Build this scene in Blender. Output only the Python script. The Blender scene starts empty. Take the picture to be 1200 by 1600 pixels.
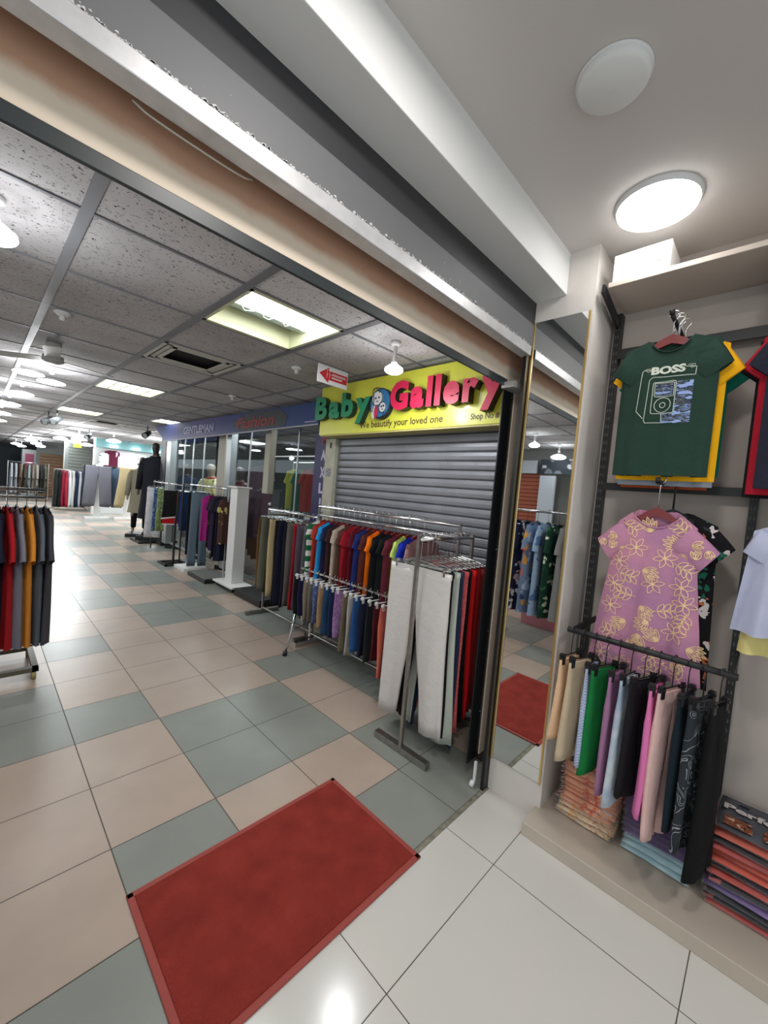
import bpy, math, random
from mathutils import Vector, Matrix
from math import sin, cos, pi, sqrt, atan2, radians
random.seed(7)
S = bpy.context.scene
COL = S.collection

# ------------------------------------------------------------------ camera
cd = bpy.data.cameras.new('camera'); cam = bpy.data.objects.new('camera', cd); COL.objects.link(cam)
cd.sensor_fit = 'VERTICAL'; cd.sensor_height = 36.0; cd.sensor_width = 27.0
cd.lens = 36.0 * 623.512 / 1600.0; cd.clip_start = 0.02; cd.clip_end = 200
cam.matrix_world = Matrix(((0.69735755, -0.02695428, -0.71621639, 0),
                           (-0.71153231, 0.09401724, -0.69633507, 0),
                           (0.0861059, 0.99520562, 0.0463848, 1.5),
                           (0, 0, 0, 1)))
S.camera = cam
# ------------------------------------------------------------------ view + world
S.view_settings.view_transform = 'Standard'; S.view_settings.look = 'None'
S.view_settings.gamma = 1.0; S.view_settings.use_curve_mapping = False
S.view_settings.exposure = 0.12
W = bpy.data.worlds.new('world'); S.world = W; W.use_nodes = True
W.node_tree.nodes['Background'].inputs[0].default_value = (0.75, 0.82, 0.85, 1)
W.node_tree.nodes['Background'].inputs[1].default_value = 1.0
S.cycles.max_bounces = 8; S.cycles.diffuse_bounces = 5; S.cycles.glossy_bounces = 3
S.cycles.transparent_max_bounces = 12; S.cycles.sample_clamp_indirect = 4.0
S.cycles.caustics_reflective = False; S.cycles.caustics_refractive = False

def area(loc, sx, sy, power, color=(1, .98, .95), rot=(0, 0, 0), disk=False):
    l = bpy.data.lights.new('lamp_light', 'AREA'); l.shape = 'ELLIPSE' if disk else 'RECTANGLE'
    l.size = sx; l.size_y = sy; l.energy = power; l.color = color
    o = bpy.data.objects.new('lamp_light', l); COL.objects.link(o); o.location = loc; o.rotation_euler = rot
    return o
# shop lamps: the lit panel over the shelf, and its sisters deeper in the room
area((1.79, .43, 2.672), .25, .25, 11, (1, .97, .94), disk=True)
area((0.55, .25, 2.672), .25, .25, 12, (1, .97, .94), disk=True)
area((1.2, -1.0, 2.672), .25, .25, 10, (1, .97, .94), disk=True)
# corridor lamps: two ceiling tube boxes, hanging bulbs, more boxes and bulbs down the hall
area((1.90, 1.87, 2.26), .12, .12, 5, (.97, .98, 1), disk=True)
area((0.03, 2.2, 2.3), .2, .2, 5, (.97, .98, 1), disk=True)
area((0.46, 5.45, 2.26), .5, .3, 12, (.94, .98, 1), disk=True)
area((-1.2, 3.2, 2.48), .6, .6, 10, (.94, .98, 1))
def bulb_light(x, y, z, p, r=.05):
    l = bpy.data.lights.new('bulb_light', 'POINT'); l.energy = p; l.shadow_soft_size = r; l.color = (.95, .98, 1)
    o = bpy.data.objects.new('bulb_light', l); COL.objects.link(o); o.location = (x, y, z)
for bx, by, bp_ in ((1.905, 1.875, 4), (.02, 2.22, 6), (.43, 5.4, 9), (.38, 6.9, 9), (.30, 8.4, 10), (-1.9, 4.6, 12), (1.6, 12.0, 40), (1.9, 16.5, 60), (1.5, 21, 60), (3.6, 13.0, 40)): bulb_light(bx, by, 2.16, bp_)
area((1.2, 9.2, 2.45), 1.2, .8, 24, (.92, .98, 1))
area((1.6, 13.5, 2.45), 1.2, 1.0, 85, (.92, .98, 1))
area((4.2, 14.2, 2.45), 1.6, 1.0, 110, (.92, .98, 1))
area((1.6, 19.0, 2.45), 1.6, 1.2, 110, (.92, .98, 1))
area((3.3, 6.6, 2.4), .5, 4.2, 60, (.9, .96, 1))  # strip light added inside the glass shop to brighten it; no fixture there

# ------------------------------------------------------------------ materials
def nodes(m):
    m.use_nodes = True
    return m.node_tree, m.node_tree.nodes['Principled BSDF']
def lin(c):
    return tuple((x / 12.92 if x <= .04045 else ((x + .055) / 1.055) ** 2.4) for x in c)
def rgb(r, g, b): return lin((r / 255, g / 255, b / 255))
_mc = {}
def mat(name, col, rough=.6, metal=0.0, bump=0, bscale=40, coat=0, spec=None, var=0, vscale=6, emit=None, estr=1):
    if name in _mc: return _mc[name]
    m = bpy.data.materials.new(name); nt, b = nodes(m)
    b.inputs['Base Color'].default_value = (*col, 1); b.inputs['Roughness'].default_value = rough
    b.inputs['Metallic'].default_value = metal
    if coat: b.inputs['Coat Weight'].default_value = coat; b.inputs['Coat Roughness'].default_value = .12
    if spec is not None: b.inputs['Specular IOR Level'].default_value = spec
    if emit:
        b.inputs['Emission Color'].default_value = (*emit, 1); b.inputs['Emission Strength'].default_value = estr
    if var or bump:
        tc = nt.nodes.new('ShaderNodeTexCoord')
    if var:
        n = nt.nodes.new('ShaderNodeTexNoise'); n.inputs['Scale'].default_value = vscale; n.inputs['Detail'].default_value = 5
        nt.links.new(tc.outputs['Object'], n.inputs['Vector'])
        r = nt.nodes.new('ShaderNodeValToRGB'); r.color_ramp.elements[0].position = .3; r.color_ramp.elements[1].position = .7
        r.color_ramp.elements[0].color = (*[max(0, c * (1 - var)) for c in col], 1)
        r.color_ramp.elements[1].color = (*[min(1, c * (1 + var * .5)) for c in col], 1)
        nt.links.new(n.outputs['Fac'], r.inputs['Fac']); nt.links.new(r.outputs['Color'], b.inputs['Base Color'])
    if bump:
        n2 = nt.nodes.new('ShaderNodeTexNoise'); n2.inputs['Scale'].default_value = bscale; n2.inputs['Detail'].default_value = 3
        nt.links.new(tc.outputs['Object'], n2.inputs['Vector'])
        bp = nt.nodes.new('ShaderNodeBump'); bp.inputs['Strength'].default_value = bump; bp.inputs['Distance'].default_value = .01
        nt.links.new(n2.outputs['Fac'], bp.inputs['Height']); nt.links.new(bp.outputs['Normal'], b.inputs['Normal'])
    _mc[name] = m
    return m
def emis(name, col, s):
    if name in _mc: return _mc[name]
    m = bpy.data.materials.new(name); nt, b = nodes(m)
    b.inputs['Base Color'].default_value = (*col, 1)
    b.inputs['Emission Color'].default_value = (*col, 1); b.inputs['Emission Strength'].default_value = s
    _mc[name] = m
    return m
def cloth(col, pat=None, cols=(), scale=20, name=None):
    key = ('cloth', tuple(round(c, 3) for c in col), pat, tuple(cols), scale)
    if key in _mc: return _mc[key]
    m = bpy.data.materials.new(name or 'cloth'); nt, b = nodes(m); N = nt.nodes; L = nt.links
    b.inputs['Base Color'].default_value = (*col, 1); b.inputs['Roughness'].default_value = .9
    b.inputs['Specular IOR Level'].default_value = .25
    tc = N.new('ShaderNodeTexCoord')
    def ramp(src, stops):
        r = N.new('ShaderNodeValToRGB'); r.color_ramp.interpolation = 'CONSTANT'
        while len(r.color_ramp.elements) < len(stops): r.color_ramp.elements.new(.5)
        for e, (p, c) in zip(r.color_ramp.elements, stops): e.position = p; e.color = (*c, 1)
        L.new(src, r.inputs['Fac']); return r.outputs['Color']
    if pat == 'stripe':
        w = N.new('ShaderNodeTexWave'); w.bands_direction = 'Z'; w.inputs['Scale'].default_value = scale
        L.new(tc.outputs['Object'], w.inputs['Vector'])
        L.new(ramp(w.outputs['Fac'], [(0, col), (.5, cols[0])]), b.inputs['Base Color'])
    elif pat == 'floral':
        v = N.new('ShaderNodeTexVoronoi'); v.inputs['Scale'].default_value = scale
        n = N.new('ShaderNodeTexNoise'); n.inputs['Scale'].default_value = scale * .8
        mx = N.new('ShaderNodeMix'); mx.data_type = 'VECTOR'; mx.inputs['Factor'].default_value = .12
        L.new(tc.outputs['Object'], n.inputs['Vector']); L.new(tc.outputs['Object'], mx.inputs[4]); L.new(n.outputs['Color'], mx.inputs[5])
        L.new(mx.outputs[1], v.inputs['Vector'])
        sp = N.new('ShaderNodeSeparateColor'); L.new(v.outputs['Color'], sp.inputs[0])
        k = len(cols); st = [(i / k, c) for i, c in enumerate(cols)]
        c1 = ramp(sp.outputs[0], st)
        f = ramp(v.outputs['Distance'], [(0, (1, 1, 1)), (.42, (0, 0, 0))])
        m2 = N.new('ShaderNodeMix'); m2.data_type = 'RGBA'; L.new(f, m2.inputs['Factor'])
        m2.inputs[6].default_value = (*col, 1); L.new(c1, m2.inputs[7]); L.new(m2.outputs[2], b.inputs['Base Color'])
    elif pat == 'lines':
        n = N.new('ShaderNodeTexNoise'); n.inputs['Scale'].default_value = scale; n.inputs['Detail'].default_value = 1
        n.inputs['Distortion'].default_value = 1.5
        L.new(tc.outputs['Object'], n.inputs['Vector'])
        L.new(ramp(n.outputs['Fac'], [(0, col), (.44, cols[0]), (.456, col), (.53, cols[0]), (.546, col), (.60, cols[0]), (.614, col)]), b.inputs['Base Color'])
    elif pat == 'check':
        v = N.new('ShaderNodeTexChecker'); v.inputs['Scale'].default_value = scale
        v.inputs['Color1'].default_value = (*col, 1); v.inputs['Color2'].default_value = (*cols[0], 1)
        L.new(tc.outputs['Object'], v.inputs['Vector']); L.new(v.outputs['Color'], b.inputs['Base Color'])
    elif pat == 'wash':
        n = N.new('ShaderNodeTexNoise'); n.inputs['Scale'].default_value = scale
        L.new(tc.outputs['Object'], n.inputs['Vector'])
        r = N.new('ShaderNodeValToRGB'); r.color_ramp.elements[0].position = .35; r.color_ramp.elements[1].position = .65
        r.color_ramp.elements[0].color = (*col, 1); r.color_ramp.elements[1].color = (*cols[0], 1)
        L.new(n.outputs['Fac'], r.inputs['Fac']); L.new(r.outputs['Color'], b.inputs['Base Color'])
    n2 = N.new('ShaderNodeTexNoise'); n2.inputs['Scale'].default_value = 22; n2.inputs['Detail'].default_value = 4
    L.new(tc.outputs['Object'], n2.inputs['Vector'])
    bp = N.new('ShaderNodeBump'); bp.inputs['Strength'].default_value = .35; bp.inputs['Distance'].default_value = .012
    L.new(n2.outputs['Fac'], bp.inputs['Height']); L.new(bp.outputs['Normal'], b.inputs['Normal'])
    _mc[key] = m
    return m

CHROME = mat('chrome', (.72, .72, .72), .18, 1.0)
STEEL = mat('brushed steel', (.42, .40, .37), .38, 1.0, var=.2, vscale=30)
BLACKM = mat('black steel', (.012, .012, .013), .45)
BLACKP = mat('black plastic', (.01, .01, .012), .4)
REDP = mat('red brown plastic', rgb(120, 35, 38), .35, coat=.3)
WHITEP = mat('white plastic', (.75, .75, .75), .4)
WHITEPAINT = mat('white paint', rgb(226, 226, 224), .7, bump=.05, bscale=60)
GOLD = mat('gold', rgb(222, 188, 120), .3, .9)
DARKHOLE = mat('dark interior', (.01, .011, .012), .8)

# ------------------------------------------------------------------ mesh builder
class M:
    def __init__(s): s.v = []; s.f = []; s.mi = []; s.cur = 0
    def add(s, vs, fs):
        n = len(s.v); s.v += [tuple(v) for v in vs]
        for f in fs: s.f.append(tuple(i + n for i in f)); s.mi.append(s.cur)
        return s
    def box(s, x0, x1, y0, y1, z0, z1):
        vs = [(x, y, z) for x in (x0, x1) for y in (y0, y1) for z in (z0, z1)]
        return s.add(vs, [(0, 1, 3, 2), (4, 6, 7, 5), (0, 4, 5, 1), (2, 3, 7, 6), (0, 2, 6, 4), (1, 5, 7, 3)])
    def obox(s, c, ax, ay, az, hx, hy, hz):
        c = Vector(c); ax = Vector(ax).normalized(); ay = Vector(ay).normalized(); az = Vector(az).normalized()
        vs = [c + ax * a * hx + ay * b * hy + az * d * hz for a in (-1, 1) for b in (-1, 1) for d in (-1, 1)]
        return s.add(vs, [(0, 1, 3, 2), (4, 6, 7, 5), (0, 4, 5, 1), (2, 3, 7, 6), (0, 2, 6, 4), (1, 5, 7, 3)])
    def tube(s, pts, r, n=8, closed=False, flat=1.0):
        pts = [Vector(p) for p in pts]; k = len(pts); rs = r if isinstance(r, (list, tuple)) else [r] * k
        prev = None; vs = []; fs = []
        for i, p in enumerate(pts):
            a = pts[(i - 1) % k] if (closed or i > 0) else p
            b = pts[(i + 1) % k] if (closed or i < k - 1) else p
            t = (b - a).normalized()
            if prev is None:
                ref = Vector((0, 0, 1)) if abs(t.z) < .9 else Vector((1, 0, 0))
                u = t.cross(ref).normalized()
            else:
                u = (prev - t * prev.dot(t))
                u = u.normalized() if u.length > 1e-6 else prev
            prev = u; w = t.cross(u)
            for j in range(n):
                a2 = 2 * pi * j / n
                vs.append(p + u * cos(a2) * rs[i] + w * sin(a2) * rs[i] * flat)
        m = k if closed else k - 1
        for i in range(m):
            for j in range(n):
                i2 = (i + 1) % k; j2 = (j + 1) % n
                fs.append((i * n + j, i * n + j2, i2 * n + j2, i2 * n + j))
        if not closed:
            fs.append(tuple(range(n - 1, -1, -1))); fs.append(tuple((k - 1) * n + j for j in range(n)))
        return s.add(vs, fs)
    def rings(s, rings, cap0=False, cap1=False):
        n = len(rings[0]); vs = [p for r in rings for p in r]; fs = []
        for i in range(len(rings) - 1):
            for j in range(n):
                j2 = (j + 1) % n
                fs.append((i * n + j, i * n + j2, (i + 1) * n + j2, (i + 1) * n + j))
        if cap0: fs.append(tuple(range(n - 1, -1, -1)))
        if cap1: fs.append(tuple((len(rings) - 1) * n + j for j in range(n)))
        return s.add(vs, fs)
    def grid(s, rows):
        n = len(rows[0]); vs = [p for r in rows for p in r]
        return s.add(vs, [(i * n + j, i * n + j + 1, (i + 1) * n + j + 1, (i + 1) * n + j) for i in range(len(rows) - 1) for j in range(n - 1)])
    def lathe(s, prof, n=24, c=(0, 0, 0)):
        rings = [[(c[0] + r * cos(2 * pi * j / n), c[1] + r * sin(2 * pi * j / n), c[2] + z) for j in range(n)] for r, z in prof]
        return s.rings(rings, True, True)
    def obj(s, name, mats, parent=None, smooth=False, loc=None):
        me = bpy.data.meshes.new(name); me.from_pydata(s.v, [], s.f)
        ms = mats if isinstance(mats, (list, tuple)) else [mats]
        for m in ms: me.materials.append(m)
        if len(ms) > 1: me.polygons.foreach_set('material_index', s.mi)
        if smooth: me.polygons.foreach_set('use_smooth', [True] * len(me.polygons))
        me.update()
        o = bpy.data.objects.new(name, me); COL.objects.link(o)
        if parent: o.parent = parent
        if loc: o.location = loc
        return o
def bevel(o, w=.003, n=2):
    b = o.modifiers.new('bevel', 'BEVEL'); b.width = w; b.segments = n; b.limit_method = 'ANGLE'
    return o
def struct(o): o['kind'] = 'structure'; return o
def tag(o, label, cat, group=None, kind=None):
    o['label'] = label; o['category'] = cat
    if group: o['group'] = group
    if kind: o['kind'] = kind
    return o
def thing(name, label, cat, loc=(0, 0, 0), rz=0, group=None):
    o = bpy.data.objects.new(name, None); COL.objects.link(o); o.empty_display_size = .05
    o.location = loc; o.rotation_euler = (0, 0, rz)
    return tag(o, label, cat, group)
def B(x0, x1, y0, y1, z0, z1): return M().box(x0, x1, y0, y1, z0, z1)

def text_geo(t, bold=0.0, extrude=0.0, shear=0):
    c = bpy.data.curves.new('t', 'FONT'); c.body = t; c.size = 1; c.extrude = extrude; c.offset = bold; c.resolution_u = 3
    c.shear = shear
    o = bpy.data.objects.new('t', c); me = bpy.data.meshes.new_from_object(o)
    vs = [tuple(v.co) for v in me.vertices]; fs = [tuple(p.vertices) for p in me.polygons]
    bpy.data.objects.remove(o); bpy.data.curves.remove(c); bpy.data.meshes.remove(me)
    x0 = min(v[0] for v in vs); x1 = max(v[0] for v in vs); y0 = min(v[1] for v in vs); y1 = max(v[1] for v in vs)
    return vs, fs, (x0, x1, y0, y1)
def fit_text(m, t, fn, w, h, bold=0.0, shear=0, extrude=0.0, keep_base=False):
    """maps text to fn(a,b,c): a in 0..w, b in 0..h"""
    vs, fs, (x0, x1, y0, y1) = text_geo(t, bold, extrude, shear)
    out = [fn((v[0] - x0) / (x1 - x0) * w, (v[1] - y0) / (y1 - y0) * h, v[2]) for v in vs]
    m.add(out, fs)

# ------------------------------------------------------------------ floors
T = .4156; X0 = .4154; Y0 = 2.581
fm = bpy.data.materials.new('shop tile white'); nt, b = nodes(fm)
b.inputs['Base Color'].default_value = (*rgb(205, 202, 196), 1); b.inputs['Roughness'].default_value = .16
GROUT = mat('grout', rgb(88, 84, 76), .9)
def tile_mat(name, col):
    m = mat(name, col, .31, var=.10, vscale=3, bump=.02, bscale=8)
    return m
PINK = tile_mat('corridor tile pink beige', rgb(178, 160, 146)); GREY = tile_mat('corridor tile grey green', rgb(138, 141, 134))
near = {}
for i, colr in {-1: 'PPPP', 0: 'GPPG', 1: 'PGGP', 2: 'PGGP', 3: 'GPPG', 4: 'PGGP'}.items(): pass
# explicit colours, cell (i,j): i = column right of line i, j = row just beyond row line j
tab = {(-1, 1): 0, (-1, 0): 0, (-1, -1): 1, (-1, -2): 1, (-1, -3): 1, (-1, -4): 0,
       (0, 1): 1, (0, 0): 0, (0, -1): 1, (0, -2): 1, (0, -3): 0, (0, 2): 1, (0, 3): 0,
       (1, 1): 1, (1, 0): 1, (1, -1): 0, (1, -2): 0, (1, -3): 1, (1, 2): 1, (1, 3): 1,
       (2, 0): 1, (2, -1): 0, (2, -2): 0, (2, -3): 1, (2, 1): 1, (2, 2): 1,
       (3, 0): 0, (3, -1): 1, (3, -2): 1, (3, -3): 0, (3, 1): 1,
       (4, 0): 0, (4, -1): 0, (4, -2): 0, (4, -3): 0}
for k, v in list(tab.items()): tab[k] = v
def tcol(i, j):
    if (i, j) in tab: return tab[(i, j)]
    return 1 if ((i // 2) + (j // 2)) % 2 == 0 else 0
m = M()
m.box(-3.2, 7.6, .955, 31, -.05, -.0015); m.mi = [2] * len(m.f)
g = .0022
for i in range(-9, 18):
    for j in range(-4, 69):
        x0 = X0 + i * T; y0 = Y0 + j * T; x1 = x0 + T; y1 = y0 + T
        y0 = max(y0, .957)
        if y1 <= .96 or x0 < -3.2: continue
        m.cur = 0 if tcol(i, j) else 1
        m.add([(x0 + g, y0 + g, 0), (x1 - g, y0 + g, 0), (x1 - g, y1 - g, 0), (x0 + g, y1 - g, 0)], [(0, 1, 2, 3)])
struct(m.obj('floor', [PINK, GREY, GROUT]))
m = M(); m.box(-1.6, 2.26, -2.6, .935, -.05, -.0015); m.mi = [1] * 6
m.cur = 0; g = .0016
xs = [1.549 + .644 * k for k in range(-5, 2)]; ys = [.935, .695, .066, -.563, -1.19, -1.82, -2.6]
for i in range(len(xs) - 1):
    for j in range(len(ys) - 1):
        m.add([(xs[i] + g, ys[j + 1] + g, 0), (xs[i + 1] - g, ys[j + 1] + g, 0), (xs[i + 1] - g, ys[j] - g, 0), (xs[i] + g, ys[j] - g, 0)], [(0, 1, 2, 3)])
struct(m.obj('floor', [fm, GROUT]))
struct(B(-1.6, 1.93, .935, .957, -.05, -.0005).obj('trim_1', mat('worn cement strip', rgb(132, 128, 112), .9, var=.5, vscale=25, bump=.5)))

# mat at the threshold
t = thing('door_mat', 'dark red rectangular doormat lying on the corridor tiles at the shop threshold', 'mat')
RM = mat('red mat pile', rgb(152, 58, 50), .95, var=.2, vscale=9, bump=.9, bscale=260, spec=.1)
o = bevel(B(.432, 1.318, .937, 1.483, .0005, .010).obj('pile', RM, t), .004)
o = M(); o.box(.41, 1.34, .915, .938, .0004, .007); o.box(.41, 1.34, 1.482, 1.505, .0004, .007); o.box(.41, .433, .915, 1.505, .0004, .007); o.box(1.317, 1.34, .915, 1.505, .0004, .007)
bevel(o.obj('rubber_border', mat('red rubber edge', rgb(150, 62, 54), .7), t), .003)

# ------------------------------------------------------------------ shop shell
CEIL = mat('shop ceiling paint', rgb(205, 200, 196), .8)
struct(B(-1.6, 2.3, -2.6, .80, 2.70, 2.76).obj('ceiling', CEIL))
WALLP = mat('grey beige panel', rgb(192, 181, 173), .75, var=.08, vscale=3)
struct(B(2.24, 2.30, -2.6, .67, 0, 2.70).obj('wall_right', WALLP))
# corner column that carries the mirror
COLM = mat('column paint', rgb(216, 210, 204), .7, var=.05, vscale=5)
struct(B(1.932, 2.40, .668, .943, 0, 2.70).obj('wall_corner', COLM))
# boxed beam above the opening
struct(bevel(B(-1.6, 1.932, .797, 1.2, 2.51, 2.76).obj('trim_2', WHITEPAINT), .003))
DK1 = mat('dark grey paint', rgb(58, 57, 60), .6, var=.25, vscale=8); 
def worn(name, col, chip, thr, sc=60):
    m = bpy.data.materials.new(name); nt, b = nodes(m); N = nt.nodes; L = nt.links
    tc = N.new('ShaderNodeTexCoord'); n = N.new('ShaderNodeTexNoise'); n.inputs['Scale'].default_value = sc; n.inputs['Detail'].default_value = 6
    L.new(tc.outputs['Object'], n.inputs['Vector'])
    n3 = N.new('ShaderNodeTexNoise'); n3.inputs['Scale'].default_value = 5
    L.new(tc.outputs['Object'], n3.inputs['Vector'])
    sz = N.new('ShaderNodeMath'); sz.operation = 'MULTIPLY_ADD'; sz.inputs[1].default_value = .35; L.new(n3.outputs['Fac'], sz.inputs[0]); L.new(n.outputs['Fac'], sz.inputs[2])
    r = N.new('ShaderNodeValToRGB'); r.color_ramp.elements[0].position = thr; r.color_ramp.elements[1].position = thr + .02
    r.color_ramp.elements[0].color = (*col, 1); r.color_ramp.elements[1].color = (*chip, 1)
    L.new(sz.outputs[0], r.inputs['Fac']); L.new(r.outputs['Color'], b.inputs['Base Color']); b.inputs['Roughness'].default_value = .55
    return m
struct(B(-1.6, 1.932, .945, .985, 2.395, 2.512).obj('trim_3', worn('charcoal paint chipped', rgb(52, 51, 54), rgb(170, 168, 165), .93)))
struct(B(-1.6, 1.932, .938, .985, 2.285, 2.396).obj('trim_4', worn('mid grey paint', rgb(104, 104, 106), rgb(140, 140, 140), .92, 50)))
# light metal lip of the shutter housing with chipped paint along its top
m = M()
m.box(-1.6, 1.90, .930, .982, 2.240, 2.286)
struct(bevel(m.obj('trim_5', mat('pale aluminium lip', rgb(206, 205, 206), .35, .35, var=.12, vscale=20)), .003))
rn = random.Random(3); m = M()
for k in range(600):
    x = rn.uniform(-.3, 1.88); z = 2.286 + abs(rn.gauss(0, .005)); w = rn.uniform(.002, .007)
    m.add([(x - w, .9372, z), (x + w, .9372, z - w * .3), (x + w * .5, .9372, z + w * .9), (x - w * .3, .9372, z + w * .6)], [(0, 1, 2, 3)])
m.obj('trim_6', mat('bared primer flakes', rgb(205, 205, 205), .6)); struct(bpy.data.objects['trim_6'])
# recess of the shutter housing: cream board, black runner below
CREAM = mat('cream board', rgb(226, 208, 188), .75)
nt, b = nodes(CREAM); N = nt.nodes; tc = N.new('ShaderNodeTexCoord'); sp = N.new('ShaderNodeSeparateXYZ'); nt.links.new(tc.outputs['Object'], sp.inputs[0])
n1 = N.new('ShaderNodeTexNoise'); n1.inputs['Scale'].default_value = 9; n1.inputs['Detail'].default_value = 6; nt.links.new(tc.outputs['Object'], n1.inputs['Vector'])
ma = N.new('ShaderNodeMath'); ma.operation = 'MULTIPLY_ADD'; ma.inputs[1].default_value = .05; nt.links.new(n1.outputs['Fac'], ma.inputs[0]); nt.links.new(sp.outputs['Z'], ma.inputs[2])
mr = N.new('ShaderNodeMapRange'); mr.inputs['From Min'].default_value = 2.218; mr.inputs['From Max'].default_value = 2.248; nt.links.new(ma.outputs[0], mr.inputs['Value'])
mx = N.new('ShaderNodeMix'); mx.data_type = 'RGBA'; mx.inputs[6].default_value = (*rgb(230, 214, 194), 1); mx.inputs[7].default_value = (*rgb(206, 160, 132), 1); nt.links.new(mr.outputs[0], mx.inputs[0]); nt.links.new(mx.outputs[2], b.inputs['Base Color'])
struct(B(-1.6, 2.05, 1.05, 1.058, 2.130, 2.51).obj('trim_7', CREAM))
struct(B(-1.6, 1.905, .985, 1.05, 2.36, 2.40).obj('trim_8', mat('brown gap board', rgb(110, 84, 66), .8)))
struct(bevel(B(-1.6, 1.895, 1.040, 1.052, 2.102, 2.138).obj('trim_9', mat('blackened runner', rgb(40, 46, 48), .4)), .002))
# right jamb: black screw plate, beige return, thin black angle
m = B(1.888, 1.998, 1.052, 1.058, .09, 2.12); struct(m.obj('trim_10', mat('glossy black jamb', rgb(20, 24, 28), .3)))
struct(B(1.998, 2.092, 1.045, 1.06, .10, 2.14).obj('trim_11', mat('beige jamb return', rgb(230, 212, 194), .7, var=.05, vscale=12)))
struct(B(1.888, 1.9315, .945, .962, 0, 2.39).obj('trim_12', mat('black angle', rgb(22, 22, 22), .35)))
struct(B(1.865, 2.0, .985, 1.055, 2.088, 2.118).obj('trim_13', mat('aluminium bracket', rgb(190, 188, 186), .35, .5)))
struct(B(2.092, 2.6, .943, 1.12, 0, 2.5).obj('wall_front', mat('dark wall end', rgb(60, 56, 52), .8)))
m = M()
for z in (2.07, 1.79, 1.2, .62, .2): m.lathe([(0, -.002), (.004, -.002), (.004, .002), (0, .002)], 8)
m = M()
for z in (2.065, 1.66, 1.25, .8, .35):
    m.tube([(1.978, 1.053, z), (1.978, 1.048, z)], .0045, 8)
struct(m.obj('trim_14', CHROME))
# a scrap of cable hanging in the header gap
pts = [(.20 + .26 * s, .998 - .01 * sin(pi * s), 2.245 - .018 * sin(pi * s) ** .5) for s in [k / 12 for k in range(13)]]
tag(M().tube(pts, .0022, 6).obj('loose_cable', mat('ivory cable', rgb(190, 184, 172), .5), smooth=True), 'thin ivory cable drooping under the metal lip of the opening', 'cable')
# white stopper at the foot of the jamb
t = thing('shutter_stopper', 'small white plastic roller stopper at the foot of the jamb beside the mirror', 'stopper', (1.87, 1.0, 0))
M().tube([(0, -.009, .017), (0, .009, .017)], .017, 14).obj('wheel', WHITEP, t, True)
B(.012, .024, -.006, .006, .02, .13).obj('bracket', WHITEP, t)

# wall mirror with gold frame
MIR = mat('mirror glass', (.86, .88, .87), .015, 1.0)
t = thing('wall_mirror', 'tall gold-edged mirror fixed to the corner column beside the opening', 'mirror')
B(1.924, 1.931, .684, .934, .18, 2.408).obj('glass', MIR, t)
m = M(); m.box(1.921, 1.931, .677, .685, .172, 2.408); m.box(1.919, 1.931, .933, .941, .172, 2.408)
m.obj('gold_frame', GOLD, t)

# platform along the right wall
PL = mat('beige platform stone', rgb(190, 178, 164), .35, var=.08, vscale=4)
bevel(B(1.787, 2.24, -2.6, .69, 0, .06).obj('display_platform', PL), .003)
tag(bpy.data.objects['display_platform'], 'low beige stone step running along the right wall under the folded stacks', 'platform')

# ------------------------------------------------------------------ shop ceiling lamps
t = thing('ceiling_lamp', 'bright round ceiling lamp above the shelf with the white box', 'ceiling lamp', (1.79, .43, 2.70))
M().lathe([(0, 0), (.142, 0), (.142, -.010), (.136, -.020), (0, -.020)], 40).obj('rim', WHITEP, t, False)
M().lathe([(0, -.0205), (.135, -.0205), (.132, -.0285), (0, -.031)], 40).obj('diffuser', emis('lamp diffuser', (1, .98, .96), 16), t)
t = thing('ceiling_dish', 'round white unlit ceiling dish towards the top of the shop ceiling', 'ceiling fitting', (1.20, .43, 2.70))
M().lathe([(0, 0), (.086, 0), (.090, -.010), (.090, -.020), (.080, -.030), (0, -.032)], 40).obj('dish', WHITEPAINT, t, True)
M().lathe([(.086, -.001), (.095, -.001), (.095, -.006), (.086, -.006)], 40).obj('rim', WHITEP, t, True)
M().box(-.083, -.079, -.010, .010, -.024, -.018).obj('vent_slot', DARKHOLE, t)

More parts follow.
